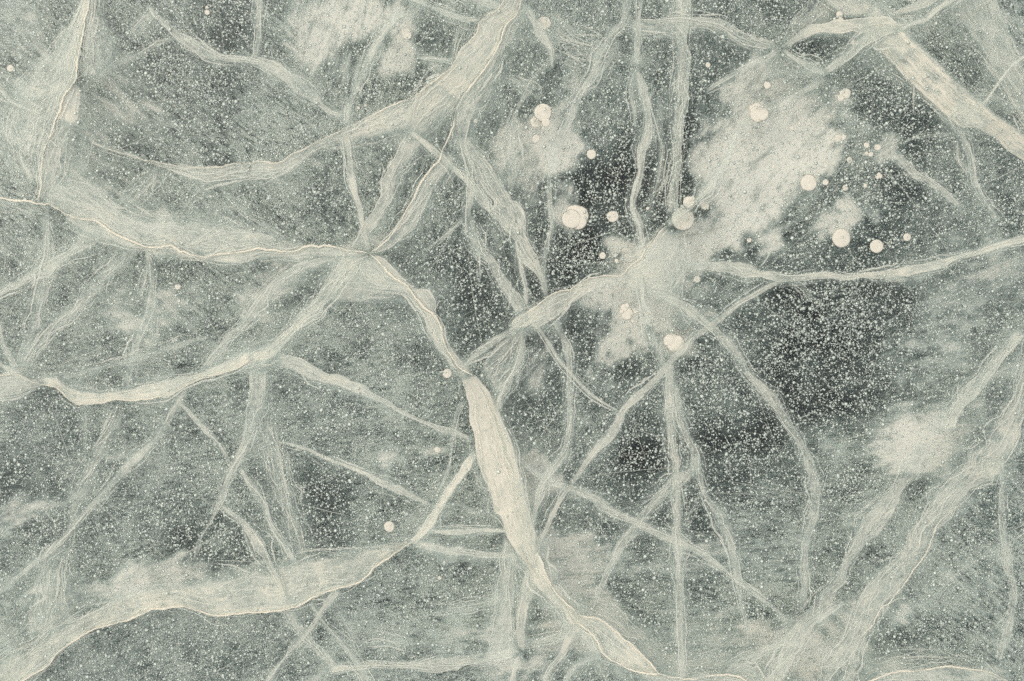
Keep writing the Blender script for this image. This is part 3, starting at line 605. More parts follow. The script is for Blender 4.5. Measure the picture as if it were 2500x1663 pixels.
crack('broad cream crack rising right from the trunk web to the milky middle',
    ('L', "b2 230,610 300,560 380,490 440,460 530,440 600,400 660,365 780,345 880,345 930,300 1010,230 1060,150 1120,80 1200,0", 3.0),
    ('B', "b2 120,700,40 200,650,90 290,610,120 360,570,120", .8, dict(streak=.1)),
    ('F', "b2 210,620 300,560 380,490 440,460 530,440 600,400 660,365 780,345 890,345", "b2 230,730 300,710 420,650 500,590 560,540 640,480 720,440 800,400 890,375", .82, dict(feather=.06, streak=.08)),
    ('F', "b2 880,345 930,300 1010,230 1060,150 1120,80 1200,0", "b2 900,430 1000,490 1100,480 1230,500 1290,360 1320,200 1320,60", .74, dict(feather=.4, streak=.1)),
    ('B', "b2 1190,10,44 a2 1260,1480,34 1340,1430,34 1400,1370,44 1470,1300,64 1520,1230,54 1570,1150,44 1620,1060,34 1650,960,28 1690,870,34", .66, dict(streak=.5)),
    ('B', "a2 1690,870,34 1760,820,34 1830,790,44 1900,750,64 1960,720,64 a3 350,680,64 420,640,44 500,590,54 610,515,60", .55, dict(streak=.25)))
crack('bright forked crack entering from the top edge, right of centre right',
    ('F', "a3 290,320 350,290 420,230 500,175 600,165 700,135 800,130 900,120 1040,115", "a3 320,335 400,290 480,255 560,220 680,235 800,225 900,240 1080,190", .86, dict(feather=.06, streak=.2)),
    ('F', "a3 1030,115 1130,55 1200,25 1290,-15", "a3 1070,115 1200,75 1300,48 1360,10 1390,-15", .8, dict(feather=.05, streak=.35)),
    ('B', "a3 1100,210,12 1180,165,24 1280,130,54 1340,80,54 1450,0,44", .82, dict(streak=.3)),
    ('F', "a3 850,180 950,130 1040,115 1130,190", "a3 800,350 900,300 1000,255 1115,208", .86, dict(feather=.1, streak=.1, zt=-.004)),
    ('F', "a3 600,520 690,450 780,390 870,320 950,270 1040,230 1110,212", "a3 560,500 650,420 740,340 820,260 900,220 1000,190 1120,180", .72, dict(feather=.15, streak=.25)))
crack('wide straight cream band with gritty edges cutting across the top right corner',
    ('F', "a3 1130,190 1250,290 1390,410 1490,520 1600,610 1700,700 1780,780 1900,860 2000,930", "a3 920,290 1000,390 1060,450 1130,530 1200,600 1300,690 1400,780 1520,880 1620,880 1760,950 1850,1040 1980,1120", .96, dict(feather=.05, streak=.6, fa=.22, rim=0, jit=.25, zb=-.05, tend=1.02)),
    ('F', "a3 920,290 1000,390 1060,450 1130,530 1200,600 1300,690 1400,780 1520,880", "a3 810,370 900,470 1000,530 1150,590 1250,660 1330,730 1420,830 1500,900", .38, dict(feather=.1, streak=.15)),
    ('F', "a3 590,-10 680,80 740,140", "a3 900,-10 980,55 1040,115", .78, dict(feather=.15, fa=.1, streak=.3, zt=-.03)),
    ('B', "a3 900,60,160 1000,150,220 1100,260,250 1200,370,230", .8, dict(feather=.3, fa=.3, streak=.3, zt=-.005)),
    ('F', "a3 290,320 400,120 520,-10", "a3 700,235 720,120 700,-10", .5, dict(feather=.3, streak=.6, zt=-.05)),
    ('B', "a3 1480,700,120 1600,790,260 1700,880,150", .8, dict(feather=.5, fa=.5, streak=.2, zt=-.004)))
crack('wide faint grey band beside the right edge at the top',
    ('F', "a3 1760,-20 1850,150 1870,270 1920,400 2000,520", "a3 1480,-20 1520,130 1600,270 1680,370 1780,540 1850,690 1990,900", .56, dict(feather=.05, streak=.35, fa=.1, jit=.4, zt=-.05)))
crack('thin dark-flecked crack cutting in from the right edge to the gritty band',
    ('B', "a3 1660,730,40 1720,660,20 1800,540,14 1880,440,16 1980,370,24", .85, dict(streak=.5)),
    ('B', "a3 1640,630,20 1740,660,34 1850,720,30 1960,740,16", .45))
crack('arched pale crack across the top, between the two upright ones and the fork',
    ('F', "a2 930,150 1010,135 1100,140 1200,125 1330,115 1450,118 1560,125 1640,180 1720,220 1800,255 1900,285 1965,325", "a2 900,200 1000,230 1100,235 1200,225 1350,222 1480,205 1560,235 1640,285 1740,335 1830,345 1945,338", .6, dict(feather=.2, streak=.45)))
crack('thin crack running down left from the fork into the dark speckled ice',
    ('B', "a3 285,335,44 220,390,44 130,430,34 0,500,34 a2 1600,545,34 1520,590,26 1450,650,12", .72, dict(streak=.3)),
    ('B', "a3 310,330,30 400,400,34 470,430,54 540,465,64 615,515,24", .7),
    ('F', "a3 280,340 200,450 150,560", "a3 350,360 470,440 600,520", .48, dict(feather=.4, streak=.3)))
RL = "a1 1770,-10 1720,70 1660,100 1600,150 1580,220 1540,270 1480,330 1450,380 1420,440 1380,480 1320,530 1250,580 1180,640 1080,690 980,730 900,770 830,810 740,840 680,870 640,900 560,940 480,970 400,1020 320,1050 250,1100 200,1120 100,1105 0,1120 a0 1600,1120 1500,1140 1380,1145 1280,1140 1150,1125 1050,1105 1000,1100 900,1070 800,1040 700,1010 600,960"
RI = "a1 1890,-10 1850,100 1780,170 1750,250 1720,330 1680,400 1640,460 1580,540 1500,640 1450,730 1420,850 1390,930 1350,1010 1330,1080 1280,1140 1200,1240 1150,1350 1100,1440 1030,1560 b1 960,110 850,190"
crack('great cream crack from the top edge, splitting into a long curved left arm',
    ('L', RL, 2.6),
    ('F', "a1 1770,-10 1720,70 1660,100 1600,150 1580,220 1540,270 1480,330 1450,380 1420,440 1380,480 1320,530 1250,580", "a1 1890,-10 1850,100 1780,170 1750,250 1720,330 1680,400 1640,460 1580,540 1500,640 1450,730", .86, dict(feather=.05, streak=.3)),
    ('F', "a1 1450,390 1380,480 1320,530 1250,580 1180,640 1130,720 1080,900", "a1 1690,400 1640,460 1580,540 1500,640 1440,740 1370,790 1280,890 1150,950", .84, dict(feather=.25, streak=.25)),
    ('F', "a1 1380,480 1320,530 1250,580 1180,640 1080,690 980,730 900,770 830,810 740,840 680,870 640,900 560,940 480,970 400,1020 320,1050 250,1100 200,1120 100,1105 0,1120 a0 1600,1120 1500,1140 1380,1145 1280,1140 1150,1125 1050,1105 1000,1100",
          "a1 1420,660 1320,760 1220,840 1120,900 1050,920 900,950 750,980 640,1000 500,1020 400,1090 300,1160 200,1200 0,1230 a0 1500,1250 1400,1260 1250,1200 1150,1160 1000,1110", .80, dict(feather=.22, streak=.4)),
    ('B', "a0 1000,1102,14 900,1070,20 800,1040,16 700,1008,14 600,960,10", .7),
    ('F', "a1 1110,900 1050,1000 1000,1100 960,1160 930,1300 880,1420 830,1500 790,1545 b1 720,160", "a1 1240,930 1180,1030 1120,1130 1060,1200 1040,1280 1010,1400 930,1520 b1 860,60 845,150", .78, dict(feather=.3, streak=.35)))
crack('bright-edged streaky crack running beside the great cream one down to the fork',
    ('L', RI, 4.2),
    ('F', "a1 1890,-10 1850,100 1780,170 1750,250 1720,330 1680,400 1640,460 1580,540 1500,640 1450,730 1420,850 1390,930 1350,1010", "a1 1970,40 1900,150 1850,260 1780,330 1740,440 1700,560 1680,680 1600,770 1540,880 1520,950 1460,1060", .68, dict(feather=.25, streak=.8)),
    ('F', "a1 1350,1010 1330,1080 1280,1140 1200,1240 1150,1350 1100,1440 1030,1560 b1 960,110 850,190", "a1 1450,1040 1400,1150 1330,1250 1270,1330 1230,1430 1170,1550 b1 1100,70 1000,150 900,190 850,197", .78, dict(feather=.12, streak=.55)))
crack('wide fibrous crack slanting down right across the top middle to a narrow foot',
    ('B', "a1 1480,930,44 1530,1020,80 1600,1120,110 1680,1250,130 1760,1380,150 1830,1480,160 b2 190,60,115 250,200,92 310,290,64 360,390,44 378,500,26", .78, dict(streak=.55, feather=.06, fa=.04)))
crack('narrow crack crossing the streaky one at an X and running along the fibrous one',
    ('B', "a1 1120,890,50 1240,985,50 1380,1110,54 1520,1230,54 1620,1370,60 1740,1500,50 b1 1830,60,40", .8, dict(streak=.3)))
crack('wandering upright crack left of the wide fibrous one, widening to its foot',
    ('B', "a1 1470,950,30 1510,1080,54 1540,1200,54 1540,1330,44 1520,1450,44 1535,1545,60 b1 1570,100,84 1620,180,74 1690,250,64 1720,320,54 1780,420,84 1850,520,94 1895,610,60", .72, dict(streak=.5, feather=.1)),
    ('B', "b1 1540,40,54 1590,160,44 1605,250,22 1605,385,8", .6), ('B', "b1 1690,0,60 1720,100,60 1735,220,50", .48))
crack('slim upright pale crack just left of the foot of the fibrous one',
    ('B', "b2 165,110,34 195,220,38 215,330,38 240,440,34 240,570,26", .74, dict(streak=.3)))
crack('slim leaning pale crack just right of the foot of the fibrous one',
    ('B', "a2 440,960,44 430,1100,54 400,1220,44 400,1380,34 415,1530,30 b2 405,60,40 390,120,34 370,220,28 360,330,28 375,460,22", .6))
crack('short hair-thin crack alone in the dark ice left of the wandering upright one',
    ('B', "b1 1240,165,8 1330,90,16 1440,0,16 a1 1490,1480,20", .55))
crack('twisting upright crack with a narrow diamond loop, left of the two at top centre right',
    ('B', "a2 1022,-20,30 1015,100,32 1005,250,34 1000,350,44 990,460,34", .64),
    ('B', "a2 988,460,20 952,600,24 958,680,24 980,760,20 985,890,10", .68, dict(streak=.2)),
    ('B', "a2 995,470,24 1030,580,54 1060,700,50 1075,830,54 1070,930,74 1030,1040,64 1025,1180,44 990,1290,54 965,1400,54 990,1480,74 1015,1540,54 b2 1020,60,44 1030,140,44 1000,240,30", .76, dict(streak=.25, feather=.1)))
crack('broad straight upright grey crack, right of the two at top centre right',
    ('F', "a2 1355,-20 1350,150 1330,300 1360,400 1340,560 1340,700 1310,850 1295,1000 1290,1150 1270,1400 1300,1500", "a2 1240,-20 1240,120 1250,250 1270,400 1235,600 1240,700 1230,900 1245,1100 1205,1300 1190,1480", .62, dict(feather=.25, streak=.5)),
    ('B', "b2 1230,280,50 1230,480,54 1220,650,50 1215,800,50 1220,930,50", .55))
crack('split upright crack below the milky middle, left leg falling straight to the bottom',
    ('B', "b2 1225,930,90 1220,1060,90 1220,1200,90 1235,1400,74 1240,1540,66 c2 1265,60,70 1265,200,60 1270,400,66 1280,600,74 1285,800,66 1290,1000,64 1290,1200,60 1300,1330,54 1310,1600,30", .7, dict(streak=.5)),
    ('B', "b2 1255,1080,44 1290,1250,54 1320,1380,74 1370,1500,84 1400,1550,90 c2 1400,60,90 1405,160,60", .62, dict(streak=.45)))
crack('thin curved crack falling from the right leg of the split upright one',
    ('B', "c2 1410,20,60 1425,150,40 1450,260,30 1500,350,54 1560,430,90 1610,520,100 1640,640,70 1670,800,44 1690,930,34 1720,1070,26 1750,1200,16 1785,1360,10", .6, dict(streak=.5, flip=0)),
    ('B', "c2 1440,290,20 1390,370,24 1350,450,16 1320,550,8", .5))
crack('crack leaning down left from the split upright one to a hair-thin tail',
    ('B', "c2 1410,110,90 1290,200,90 1200,270,90 1110,360,84 1040,450,74 960,550,90 890,630,74 850,720,50 800,820,44 750,930,24 720,1040,12 690,1110,10", .68, dict(streak=.45)))
crack('long crack slanting down right from the trunk across the split upright one',
    ('B', "c2 220,80,16 330,150,28 400,200,44 520,240,44 620,270,74 720,320,94 800,390,94 900,440,84 1000,480,64 1080,520,74 1180,570,84 1280,610,64 1380,660,44 1480,720,44 1600,810,38 1700,890,32 1800,970,32 1960,1090,26 c3 370,1190,40", .66, dict(streak=.4)))
crack('long narrow straight crack slanting from the right junction down to the trunk end',
    ('B', "b3 350,365,22 260,400,26 160,450,30 60,510,32 b2 1700,530,38 1600,610,38 1500,690,36 1400,760,36 1300,860,36 1200,960,38 1120,1060,44 1000,1170,64 900,1270,64 860,1370,70 800,1460,64 720,1530,44 c2 620,120,34 540,240,24 470,330,28 420,430,32 370,540,26 325,620,20", .84, dict(streak=.3, feather=.1)))
crack('long bowed crack from the milky middle curving down the right half',
    ('B', "b2 1060,440,40 1250,510,54 1350,570,64 1430,640,64 1520,710,64 1620,800,74 1690,890,64 1740,1000,54 1830,1090,74 1920,1190,84 b3 300,1270,64 350,1370,54 410,1450,54 450,1530,54 c3 470,30,64 510,130,74 530,230,74 540,350,64 520,450,74 490,560,54 465,680,54 460,800,64 460,920,54 450,1080,30", .64, dict(streak=.55, feather=.12)))
crack('bright wavy level crack running from the milky middle to the right edge',
    ('B', "b2 1320,265,24 1480,275,54 1600,280,74 1720,300,84 1850,330,64 1960,350,54 b3 340,360,44 430,355,44 540,340,44 620,335,54 740,355,44 860,340,44 980,335,50 1080,320,44 1180,305,64 1300,285,64 1420,250,54 1520,210,34 1640,185,24 1720,155,44 1820,125,44 1980,85,54", .82, dict(streak=.3, feather=.12, fa=.06, f0=70)),
    ('B', "b2 1150,240,60 1320,262,50 1480,275,50", .5, dict(f0=60, f1=60)),
    ('B', "b3 970,340,24 1080,360,44 1170,372,14", .7))
crack('tiny twig-like crack poking up from the bright wavy level one',
    ('B', "b3 245,140,6 200,240,8 150,295,10", .75))
crack('small hooked crack hanging below the junction on the bright wavy level one',
    ('B', "b3 340,375,12 420,400,22 480,450,44 510,520,30", .48))
crack('thin straight crack slipping down right from the foot of the broad cream one',
    ('B', "b2 240,630,24 320,700,26 390,800,26 470,930,26 560,1030,20 680,1150,18 780,1220,12 895,1285,6", .8, dict(streak=.15)))
crack('upright soft-edged crack hanging below the broad cream one, bending left at its foot',
    ('B', "b2 430,640,54 480,740,54 520,840,64 540,960,64 535,1100,54 540,1250,48 535,1400,48 520,1500,54 c2 500,20,70 440,100,64 360,200,64 330,300,54 300,420,44 288,510,20", .66, dict(streak=.35)))
crack('short crack down the milky middle past the small bubble, ending at the narrow straight one',
    ('B', "b2 1015,290,24 1030,400,34 1040,520,34 1060,580,60 1075,680,54 1110,800,54 1150,900,54 1190,970,30", .62, dict(streak=.5)))
crack('pale crack zigzagging down left past the speckle cluster at the top',
    ('B', "a2 950,-20,60 900,150,54 830,230,34 780,310,54 730,400,64 700,510,54 640,590,34 600,660,44 570,740,44 530,830,34 465,960,16", .68, dict(streak=.35)),
    ('B', "a2 860,250,20 860,330,44 800,430,34 740,510,34 690,575,30", .54))
crack('faint flat triangle of grey ice behind the zigzag crack at the top',
    ('F', "a2 390,90 560,190 700,260 830,330 975,410", "a2 280,220 400,330 500,400 620,440 760,440 960,418", .36, dict(feather=.4, streak=.15, jit=.3)))
crack('short ragged crack beside the great one, ending in a needle point',
    ('B', "a2 240,30,54 300,150,74 340,230,94 390,300,64 410,360,34 425,480,10", .74, dict(streak=.2)))
crack('curving grey crack left of the double bubble, reaching down toward the fibrous one',
    ('B', "a2 500,360,30 380,440,34 280,560,44 220,680,44 160,790,34 145,900,54 150,1050,84 150,1200,84 130,1320,44", .55, dict(streak=.35)),
    ('B', "a2 0,500,50 100,540,60 200,570,60 300,620,80 340,690,60", .42))
crack('faint upright grey crack between the twisting and the broad straight ones',
    ('B', "a2 1150,660,20 1165,780,54 1150,900,54 1175,1020,54 1150,1200,64 1110,1320,64 1080,1450,64 1060,1530,40", .45, dict(streak=.4)))
crack('crooked grey crack trailing down below the gritty band at the right',
    ('B', "a3 1530,860,64 1555,960,64 1590,1060,54 1612,1160,44 1620,1240,44 1660,1320,44 1730,1430,60 1800,1520,60", .56, dict(streak=.5)),
    ('B', "a3 1500,960,44 1512,1080,34 1570,1150,24 1600,1200,24", .5))
crack('short knotted crack in the speckled ice between the milk cloud and the right edge',
    ('B', "a3 1080,1030,60 1160,1120,60 1210,1190,54 1290,1220,54 1380,1290,44 1450,1340,44 1540,1430,20", .68, dict(streak=.4)))
crack('short grey smudged crack above the tight bubble cluster at the right',
    ('B', "a3 690,750,20 780,810,64 860,850,54 935,890,44", .5))
crack('hair-thin nearly level crack right of the tight bubble cluster',
    ('B', "a3 1110,990,20 1180,950,12 1280,930,12 1400,915,10 1500,920,8", .42))
crack('soft pale crack with a sharp right side, sloping in from the right edge',
    ('F', "b3 1980,720 1900,830 1820,910 1760,990 1700,1070 1640,1160 1570,1230 1500,1320 1470,1420", "b3 1900,690 1780,840 1680,940 1600,1040 1500,1120 1440,1220 1360,1320 1300,1450", .62, dict(feather=.35, streak=.25)))
crack('broad torn crack with fibrous strands, from the right edge to the bottom, right of two',
    ('B', "b3 1990,960,90 1960,1100,110 1930,1200,130 1880,1330,180 1820,1450,230 c3 1760,10,230 1640,120,230 1540,210,190 1450,300,180 1380,400,190 1280,520,190 1230,640,190 1130,780,200 1020,900,200 940,1030,180 860,1160,150 800,1300,150 740,1420,190 650,1600,210", .76, dict(streak=.72, feather=.08, fa=.18)),
    ('B', "c3 1790,40,60 1780,120,90 1690,170,80", .8, dict(streak=.1)), ('B', "c3 990,880,110 900,1000,120 830,1090,40", .74, dict(streak=.12)),
    ('L', "c3 1530,350 1380,480 1330,590 1290,700 1220,790 1150,890 1050,1020 980,1070 920,1190 820,1290", 3.0))
crack('narrower torn crack with dark windows, left of the two at lower right',
    ('B', "b3 1290,1490,60 c3 1200,110,110 1120,220,90 1050,340,120 960,460,150 880,560,120 800,680,84 740,780,54 700,890,64 620,980,94 560,1080,114 470,1180,134 400,1290,134 330,1420,134 240,1600,150", .74, dict(streak=.6, feather=.08)),
    ('B', "c3 420,1240,120 300,1320,60 200,1360,64 60,1430,74 -80,1470,54", .66, dict(streak=.6)), ('B', "c3 750,1025,30 640,1100,44 520,1170,60", .72))
crack('thin crack bending down beside the right edge at the bottom',
    ('B', "c3 1800,40,34 1815,200,34 1815,350,34 1820,500,54 1830,640,64 1850,760,74 1880,860,54 1900,960,54 1890,1080,34 1860,1200,64 1820,1330,64 1790,1460,44", .6, dict(streak=.35)))
crack('faint diagonal smear of pale ice between the torn crack and the right edge',
    ('B', "c3 1980,520,34 1780,640,44 1600,760,44 1400,930,54 1200,1090,100 1000,1200,64", .38, dict(feather=.5, fa=.5)))
crack('low bright ridge line arching along the bottom right edge',
    ('L', "c3 880,1580 1000,1530 1100,1505 1200,1500 1300,1490 1450,1468 1560,1485 1700,1500 1800,1540 1870,1580", 4.5),
    ('F', "c3 880,1580 1000,1530 1100,1505 1200,1500 1300,1490 1450,1468 1560,1485 1700,1500 1800,1540 1870,1580", "c3 850,1690 1000,1690 1200,1690 1500,1690 1800,1690 1950,1690", .62, dict(feather=.05, streak=.25)),
    ('F', "c3 880,1580 1000,1530 1100,1505 1200,1500 1300,1490 1450,1468 1560,1485 1700,1500 1800,1540", "c3 800,1470 950,1410 1100,1370 1300,1350 1500,1380 1700,1430 1850,1500", .5, dict(feather=.6, streak=.8, rim=0)))
crack('pale cream wedge at the bottom edge between the leaf-shaped and torn cracks',
    ('F', "c2 1560,1530 1680,1440 1800,1470 c3 140,1455 210,1580", "c2 1600,1640 1700,1640 1800,1640 c3 130,1640 260,1640", .62, dict(feather=.2, streak=.3)))
crack('pale crack rising right from the left edge to the long cream one',
    ('B', "b0 -20,470,44 120,400,54 250,320,94 380,240,94 480,180,84 600,80,140 660,30,100", .64, dict(streak=.5)))
crack('upright grey crack below the tall top-left one, down to the small left junction',
    ('B', "a0 320,1400,26 325,1530,34 b0 325,60,64 325,200,84 310,350,94 280,480,84 250,620,84 210,760,64 160,880,64 120,960,30", .56, dict(streak=.5)))
crack('slanting grey crack from the small left junction up to the long cream one',
    ('B', "b0 940,160,60 830,250,94 740,330,94 650,420,104 580,510,90 500,600,60 420,660,74 330,740,74 240,830,84 170,920,54 130,990,30", .6, dict(streak=.4)))
crack('short pale crack at the left edge running into the small junction',
    ('B', "b0 -10,660,30 20,800,54 70,900,54 120,990,54", .66), ('B', "b0 -10,940,24 60,980,34 150,1020,34", .6))
crack('hanging crack with a pointed spur below the long cream one',
    ('B', "b0 1000,160,24 1020,250,44 1040,350,54 1040,450,44 1030,560,60 1000,660,54 960,750,54 920,870,64 890,1000,64 860,1120,50", .74, dict(d1=.5, streak=.35)),
    ('B', "b0 1008,270,12 985,380,18 962,500,10", .62), ('B', "b0 1050,560,34 1050,700,34 1045,840,24", .42))
crack('faint nearly level streak crossing above the hammock crack',
    ('B', "b0 400,1045,24 600,1000,34 830,930,44 1000,880,44 1150,840,44 1300,790,34 1440,755,20", .48))
crack('thin crack slanting down left from the hammock crack to the left edge',
    ('B', "b0 1290,1100,34 1240,1180,34 1180,1290,54 1120,1390,44 1060,1480,44 c0 960,30,54 880,90,50 800,190,50 700,300,44 600,400,44 500,510,34 420,600,24 320,690,28 200,790,34 100,880,34 -20,985,26", .68, dict(streak=.4)))
crack('thin crack slanting down right from the hammock crack to the forked one',
    ('B', "b0 1180,1165,10 1290,1270,34 1380,1370,44 1470,1460,34 1530,1540,24 c0 1595,100,10", .66))
crack('blurry wide crack dropping down left below the hammock crack',
    ('B', "b0 830,1210,54 800,1330,84 740,1430,84 690,1540,94 c0 640,100,104 580,260,114 520,380,114 490,520,60", .52, dict(streak=.6)),
    ('B', "b0 580,1230,44 590,1400,54 580,1560,34", .38))
crack('soft upright pale band with a clean left side near the bottom left corner',
    ('F', "c0 485,520 400,620 320,690 290,770 270,920 240,1020 200,1100 200,1200 200,1300", "c0 510,520 500,640 490,720 450,830 440,950 420,1100 460,1240", .55, dict(feather=.5, streak=.4)))
crack('pale ribbon crack winding across the upper left to the milky cloud',
    ('B', "a0 1000,20,18 1060,100,44 1130,160,44 1200,230,64 1270,270,64 1350,310,64 1430,360,64 1520,390,54 1620,400,54 1700,410,54 1800,430,60 1900,470,100 a1 300,540,110 380,600,94 460,660,74 530,730,54 600,770,34 690,790,30", .66, dict(streak=.35, feather=.1)))
crack('narrow upright crack from the top edge onto the winding ribbon crack',
    ('B', "a0 1785,-20,54 1775,130,54 1775,270,44 1750,370,44 1705,435,20", .6, dict(streak=.3)))
crack('thin bowed crack from the tall top-left one up to the winding ribbon',
    ('B', "a0 1210,262,20 1080,300,22 1000,350,26 900,400,34 780,450,44 680,520,26 555,625,20", .52))
crack('short feathery crack tucked under the start of the winding ribbon',
    ('B', "a0 1060,95,60 960,180,64 890,290,34", .55, dict(streak=.6)))
crack('short soft crack dropping left from the curved left arm of the great one',
    ('F', "a0 1010,1110 960,1190 860,1300 770,1395", "a0 1140,1135 1120,1250 1070,1330 950,1440", .46, dict(feather=.4, streak=.25)), ('B', "a0 1420,1260,44 1330,1350,60 1250,1440,60", .42))
crack('hair-thin crack in the speckled ice above the long cream one',
    ('B', "a0 1560,1330,10 1660,1430,18 1760,1510,18 b0 1900,50,34", .5))
crack('thin crack entering from the left edge through the faint wing of the tall one',
    ('B', "a0 -20,580,34 90,700,24 200,750,18 370,835,10", .62), ('B', "a0 -20,668,12 100,712,16", .7))
crack('knife-shaped crack hanging from the curved left arm down to the fork',
    ('B', "a1 680,880,34 705,1000,34 710,1100,38 720,1200,64 745,1320,54 780,1420,44 800,1530,28 b1 830,100,24 848,195,16", .8, dict(streak=.15, feather=.1)))
crack('frayed crack climbing from the left arm into the milky cloud at the top',
    ('B', "a1 680,880,60 690,760,44 730,640,54 790,530,64 830,400,64 900,280,54 940,210,64 1010,130,54 1070,50,64", .64, dict(streak=.6)))
crack('thin crack from the top edge bending right into the great one',
    ('B', "a1 1150,-10,34 1260,40,44 1350,80,54 1440,110,54 1520,130,54 1620,125,44", .66, dict(streak=.35)), ('B', "a1 1000,140,34 1150,80,44 1200,20,30", .5, dict(streak=.6)))
crack('short pale crack at the top edge left of the great one, above the bending one',
    ('B', "a1 1540,-20,60 1660,20,64 1750,55,44", .62))
crack('short twin-pronged crack touching the left side of the great one',
    ('B', "a1 1150,385,18 1280,400,34 1430,418,34", .58), ('B', "a1 1240,430,44 1370,490,24", .48), ('B', "a1 1480,160,24 1440,280,24 1400,410,24", .38))

# ------------------------------------------------------------------ big gas bubbles
BGROUP = 'large gas bubbles frozen in the ice'
def bubble(label, c, r, kind=0, lob=0.03, extra=()):
    """flattened gas pocket; extra = smaller lobes fused to it (dx, dy, r)"""
    _seed[0] += 1; sd = _seed[0]; rs = np.random.RandomState(sd)
    cx, cy, _ = pts(c)[0]; z0 = (-.02, -.04, -.12)[kind] - rs.rand() * .012
    mats = (M_BUB, M_BUB2, M_BUB3)
    e = None
    def blob(cx, cy, r, zoff):
        n, rings = 40, 7; th = np.linspace(0, 2 * math.pi, n, endpoint=False)
        ph = rs.rand(6) * 6.28
        out = 1 + lob * (np.sin(2 * th + ph[0]) + .7 * np.sin(3 * th + ph[1]) + .5 * np.sin(5 * th + ph[2]) + .4 * np.sin(9 * th + ph[3]))
        V = []
        prof = [(0.35, 1.0), (.7, .85), (.9, .55), (1.0, .0), (.88, -.5), (.6, -.8), (.3, -.95)]
        for (q, h) in prof:
            rr = r * q * (1 + (out - 1) * q)
            x, y = at(cx + rr * np.cos(th), cy + rr * np.sin(th), z0 + zoff)
            V.append(np.stack([x, y, z0 + zoff + h * r * .00010 + 0 * x], 1))
        V = np.concatenate(V); k = len(V); x, y = at(cx, cy, z0 + zoff)
        V = np.vstack([V, [[x, y, z0 + zoff + r * .000104], [x, y, z0 + zoff - r * .0001]]])
        F = []
        for i in range(len(prof) - 1):
            for j in range(n): F.append((i * n + j, i * n + (j + 1) % n, (i + 1) * n + (j + 1) % n, (i + 1) * n + j))
        T = [(k, (j + 1) % n, j) for j in range(n)] + [(k + 1, 6 * n + j, 6 * n + (j + 1) % n) for j in range(n)]
        return V, F, T
    x0, y0 = at(cx, cy, z0)
    def build(name, parts_, parent):
        V = []; FF = []; off = 0
        for (vx, f, t) in parts_:
            V += [tuple(q) for q in vx]; FF += [tuple(i + off for i in g) for g in f] + [tuple(i + off for i in g) for g in t]; off += len(vx)
        me = bpy.data.meshes.new(name); me.from_pydata([(a - x0, b - y0, c_ - z0) for a, b, c_ in V], [], FF)
        for p in me.polygons: p.use_smooth = True
        me.materials.append(mats[kind]); o = bpy.data.objects.new(name, me); col.objects.link(o)
        if parent: o.parent = parent
        else: o.location = (x0, y0, z0)
        return o
    bl = [blob(cx, cy, r / 2.8, 0)] + [blob(cx + dx / 2.8, cy + dy / 2.8, q / 2.8, .0015 * (i + 1)) for i, (dx, dy, q) in enumerate(extra)]
    return tag(build('gas_bubble', bl, None), label, 'bubble', BGROUP)

bubble('largest white bubble, slightly lobed, in the dark speckled ice at upper middle', 'a2 572,1483', 84, 0, .012, ((30, -10, 64), (20, 25, 62), (-25, 15, 66)))
bubble('medium white bubble immediately right of the largest one', 'a2 829,1480', 40)
bubble('small white bubble alone above the largest one', 'a2 683,1055', 33)
bubble('big white bubble with a smaller one fused below, left of the zigzag crack', 'a2 352,770', 62, 0, .02, ((20, 68, 30), (0, 105, 10)))
bubble('dim bubble tucked under the lower left of the double bubble', 'a2 305,835', 40, 1)
bubble('faint bubble stain below the double bubble', 'a2 305,948', 28, 1, .05)
bubble('tiny white bubble in the dark ice right of the broad straight crack', 'a2 1480,445', 18)
bubble('pale half-hidden bubble behind the ragged crack beside the great one', 'a2 362,158', 46, 1)
bubble('small cream bubble in the haze below the fork of the top right', 'a2 1885,582', 25, 0)
bubble('cream double bubble crossed by a crack, at upper right', 'a2 1810,750', 48, 0, .02, ((10, 30, 56), (40, 30, 46)))
bubble('cream bubble at the left rim of the milky cloud, over the pale round stain', 'a2 1348,1382', 40, 0, .02, ((27, -25, 16),))
bubble('dull grey round bubble right of the cream one over the pale stain', 'a2 1460,1405', 30, 1, .01)
bubble('big dull pale round stain of a bubble at the left rim of the milky cloud', 'a2 1310,1500', 78, 1, .015)
bubble('tiny white bubble between the twisting and broad straight cracks', 'a2 1067,1425', 11)
bubble('tiny cream bubble inside the milky cloud, left of its large white one', 'a2 1928,1140', 11, 0, .06)
bubble('speck-sized cream bubble on the crack through the milky cloud', 'a2 1640,1055', 8)
bubble('cream bubble above the bright fork near the top edge', 'a3 700,100', 24)
bubble('cream bubble half cut off by the bright fork at the top', 'a3 708,140', 22, 0)
bubble('small cream bubble in the crook under the bright fork', 'a3 795,292', 18, 0)
bubble('faded pale bubble blot at the upper right rim of the milky cloud', 'a3 738,640', 38, 1, .08, ((-30, 30, 24),))
bubble('tiny cream bubble in the milky cloud below the double one, lower of a pair', 'a3 372,875', 12, 0, .08)
bubble('speck-sized cream bubble in the milky cloud, upper of a pair', 'a3 425,845', 8)
bubble('large white bubble low in the milky cloud', 'a3 488,1250', 58, 0, .012)
bubble('small cream bubble just right of the large one in the milky cloud', 'a3 604,1247', 21, 0)
bubble('pair of fused faded bubbles on the right rim of the milky cloud', 'a3 690,945', 27, 1, .06, ((38, -6, 18),))
bubble('small faded bubble beneath the fused pair on the cloud rim', 'a3 768,1095', 20, 1, .06)
bubble('small faded bubble above the streaky dark ice, right of the white pair in the cloud', 'a3 738,1285', 20, 1, .05)
bubble('upper left bubble of the tight cluster right of the milky cloud', 'a3 885,993', 19, 0, .05)
bubble('upper right bubble of the tight cluster right of the milky cloud', 'a3 960,1008', 22, 0, .08)
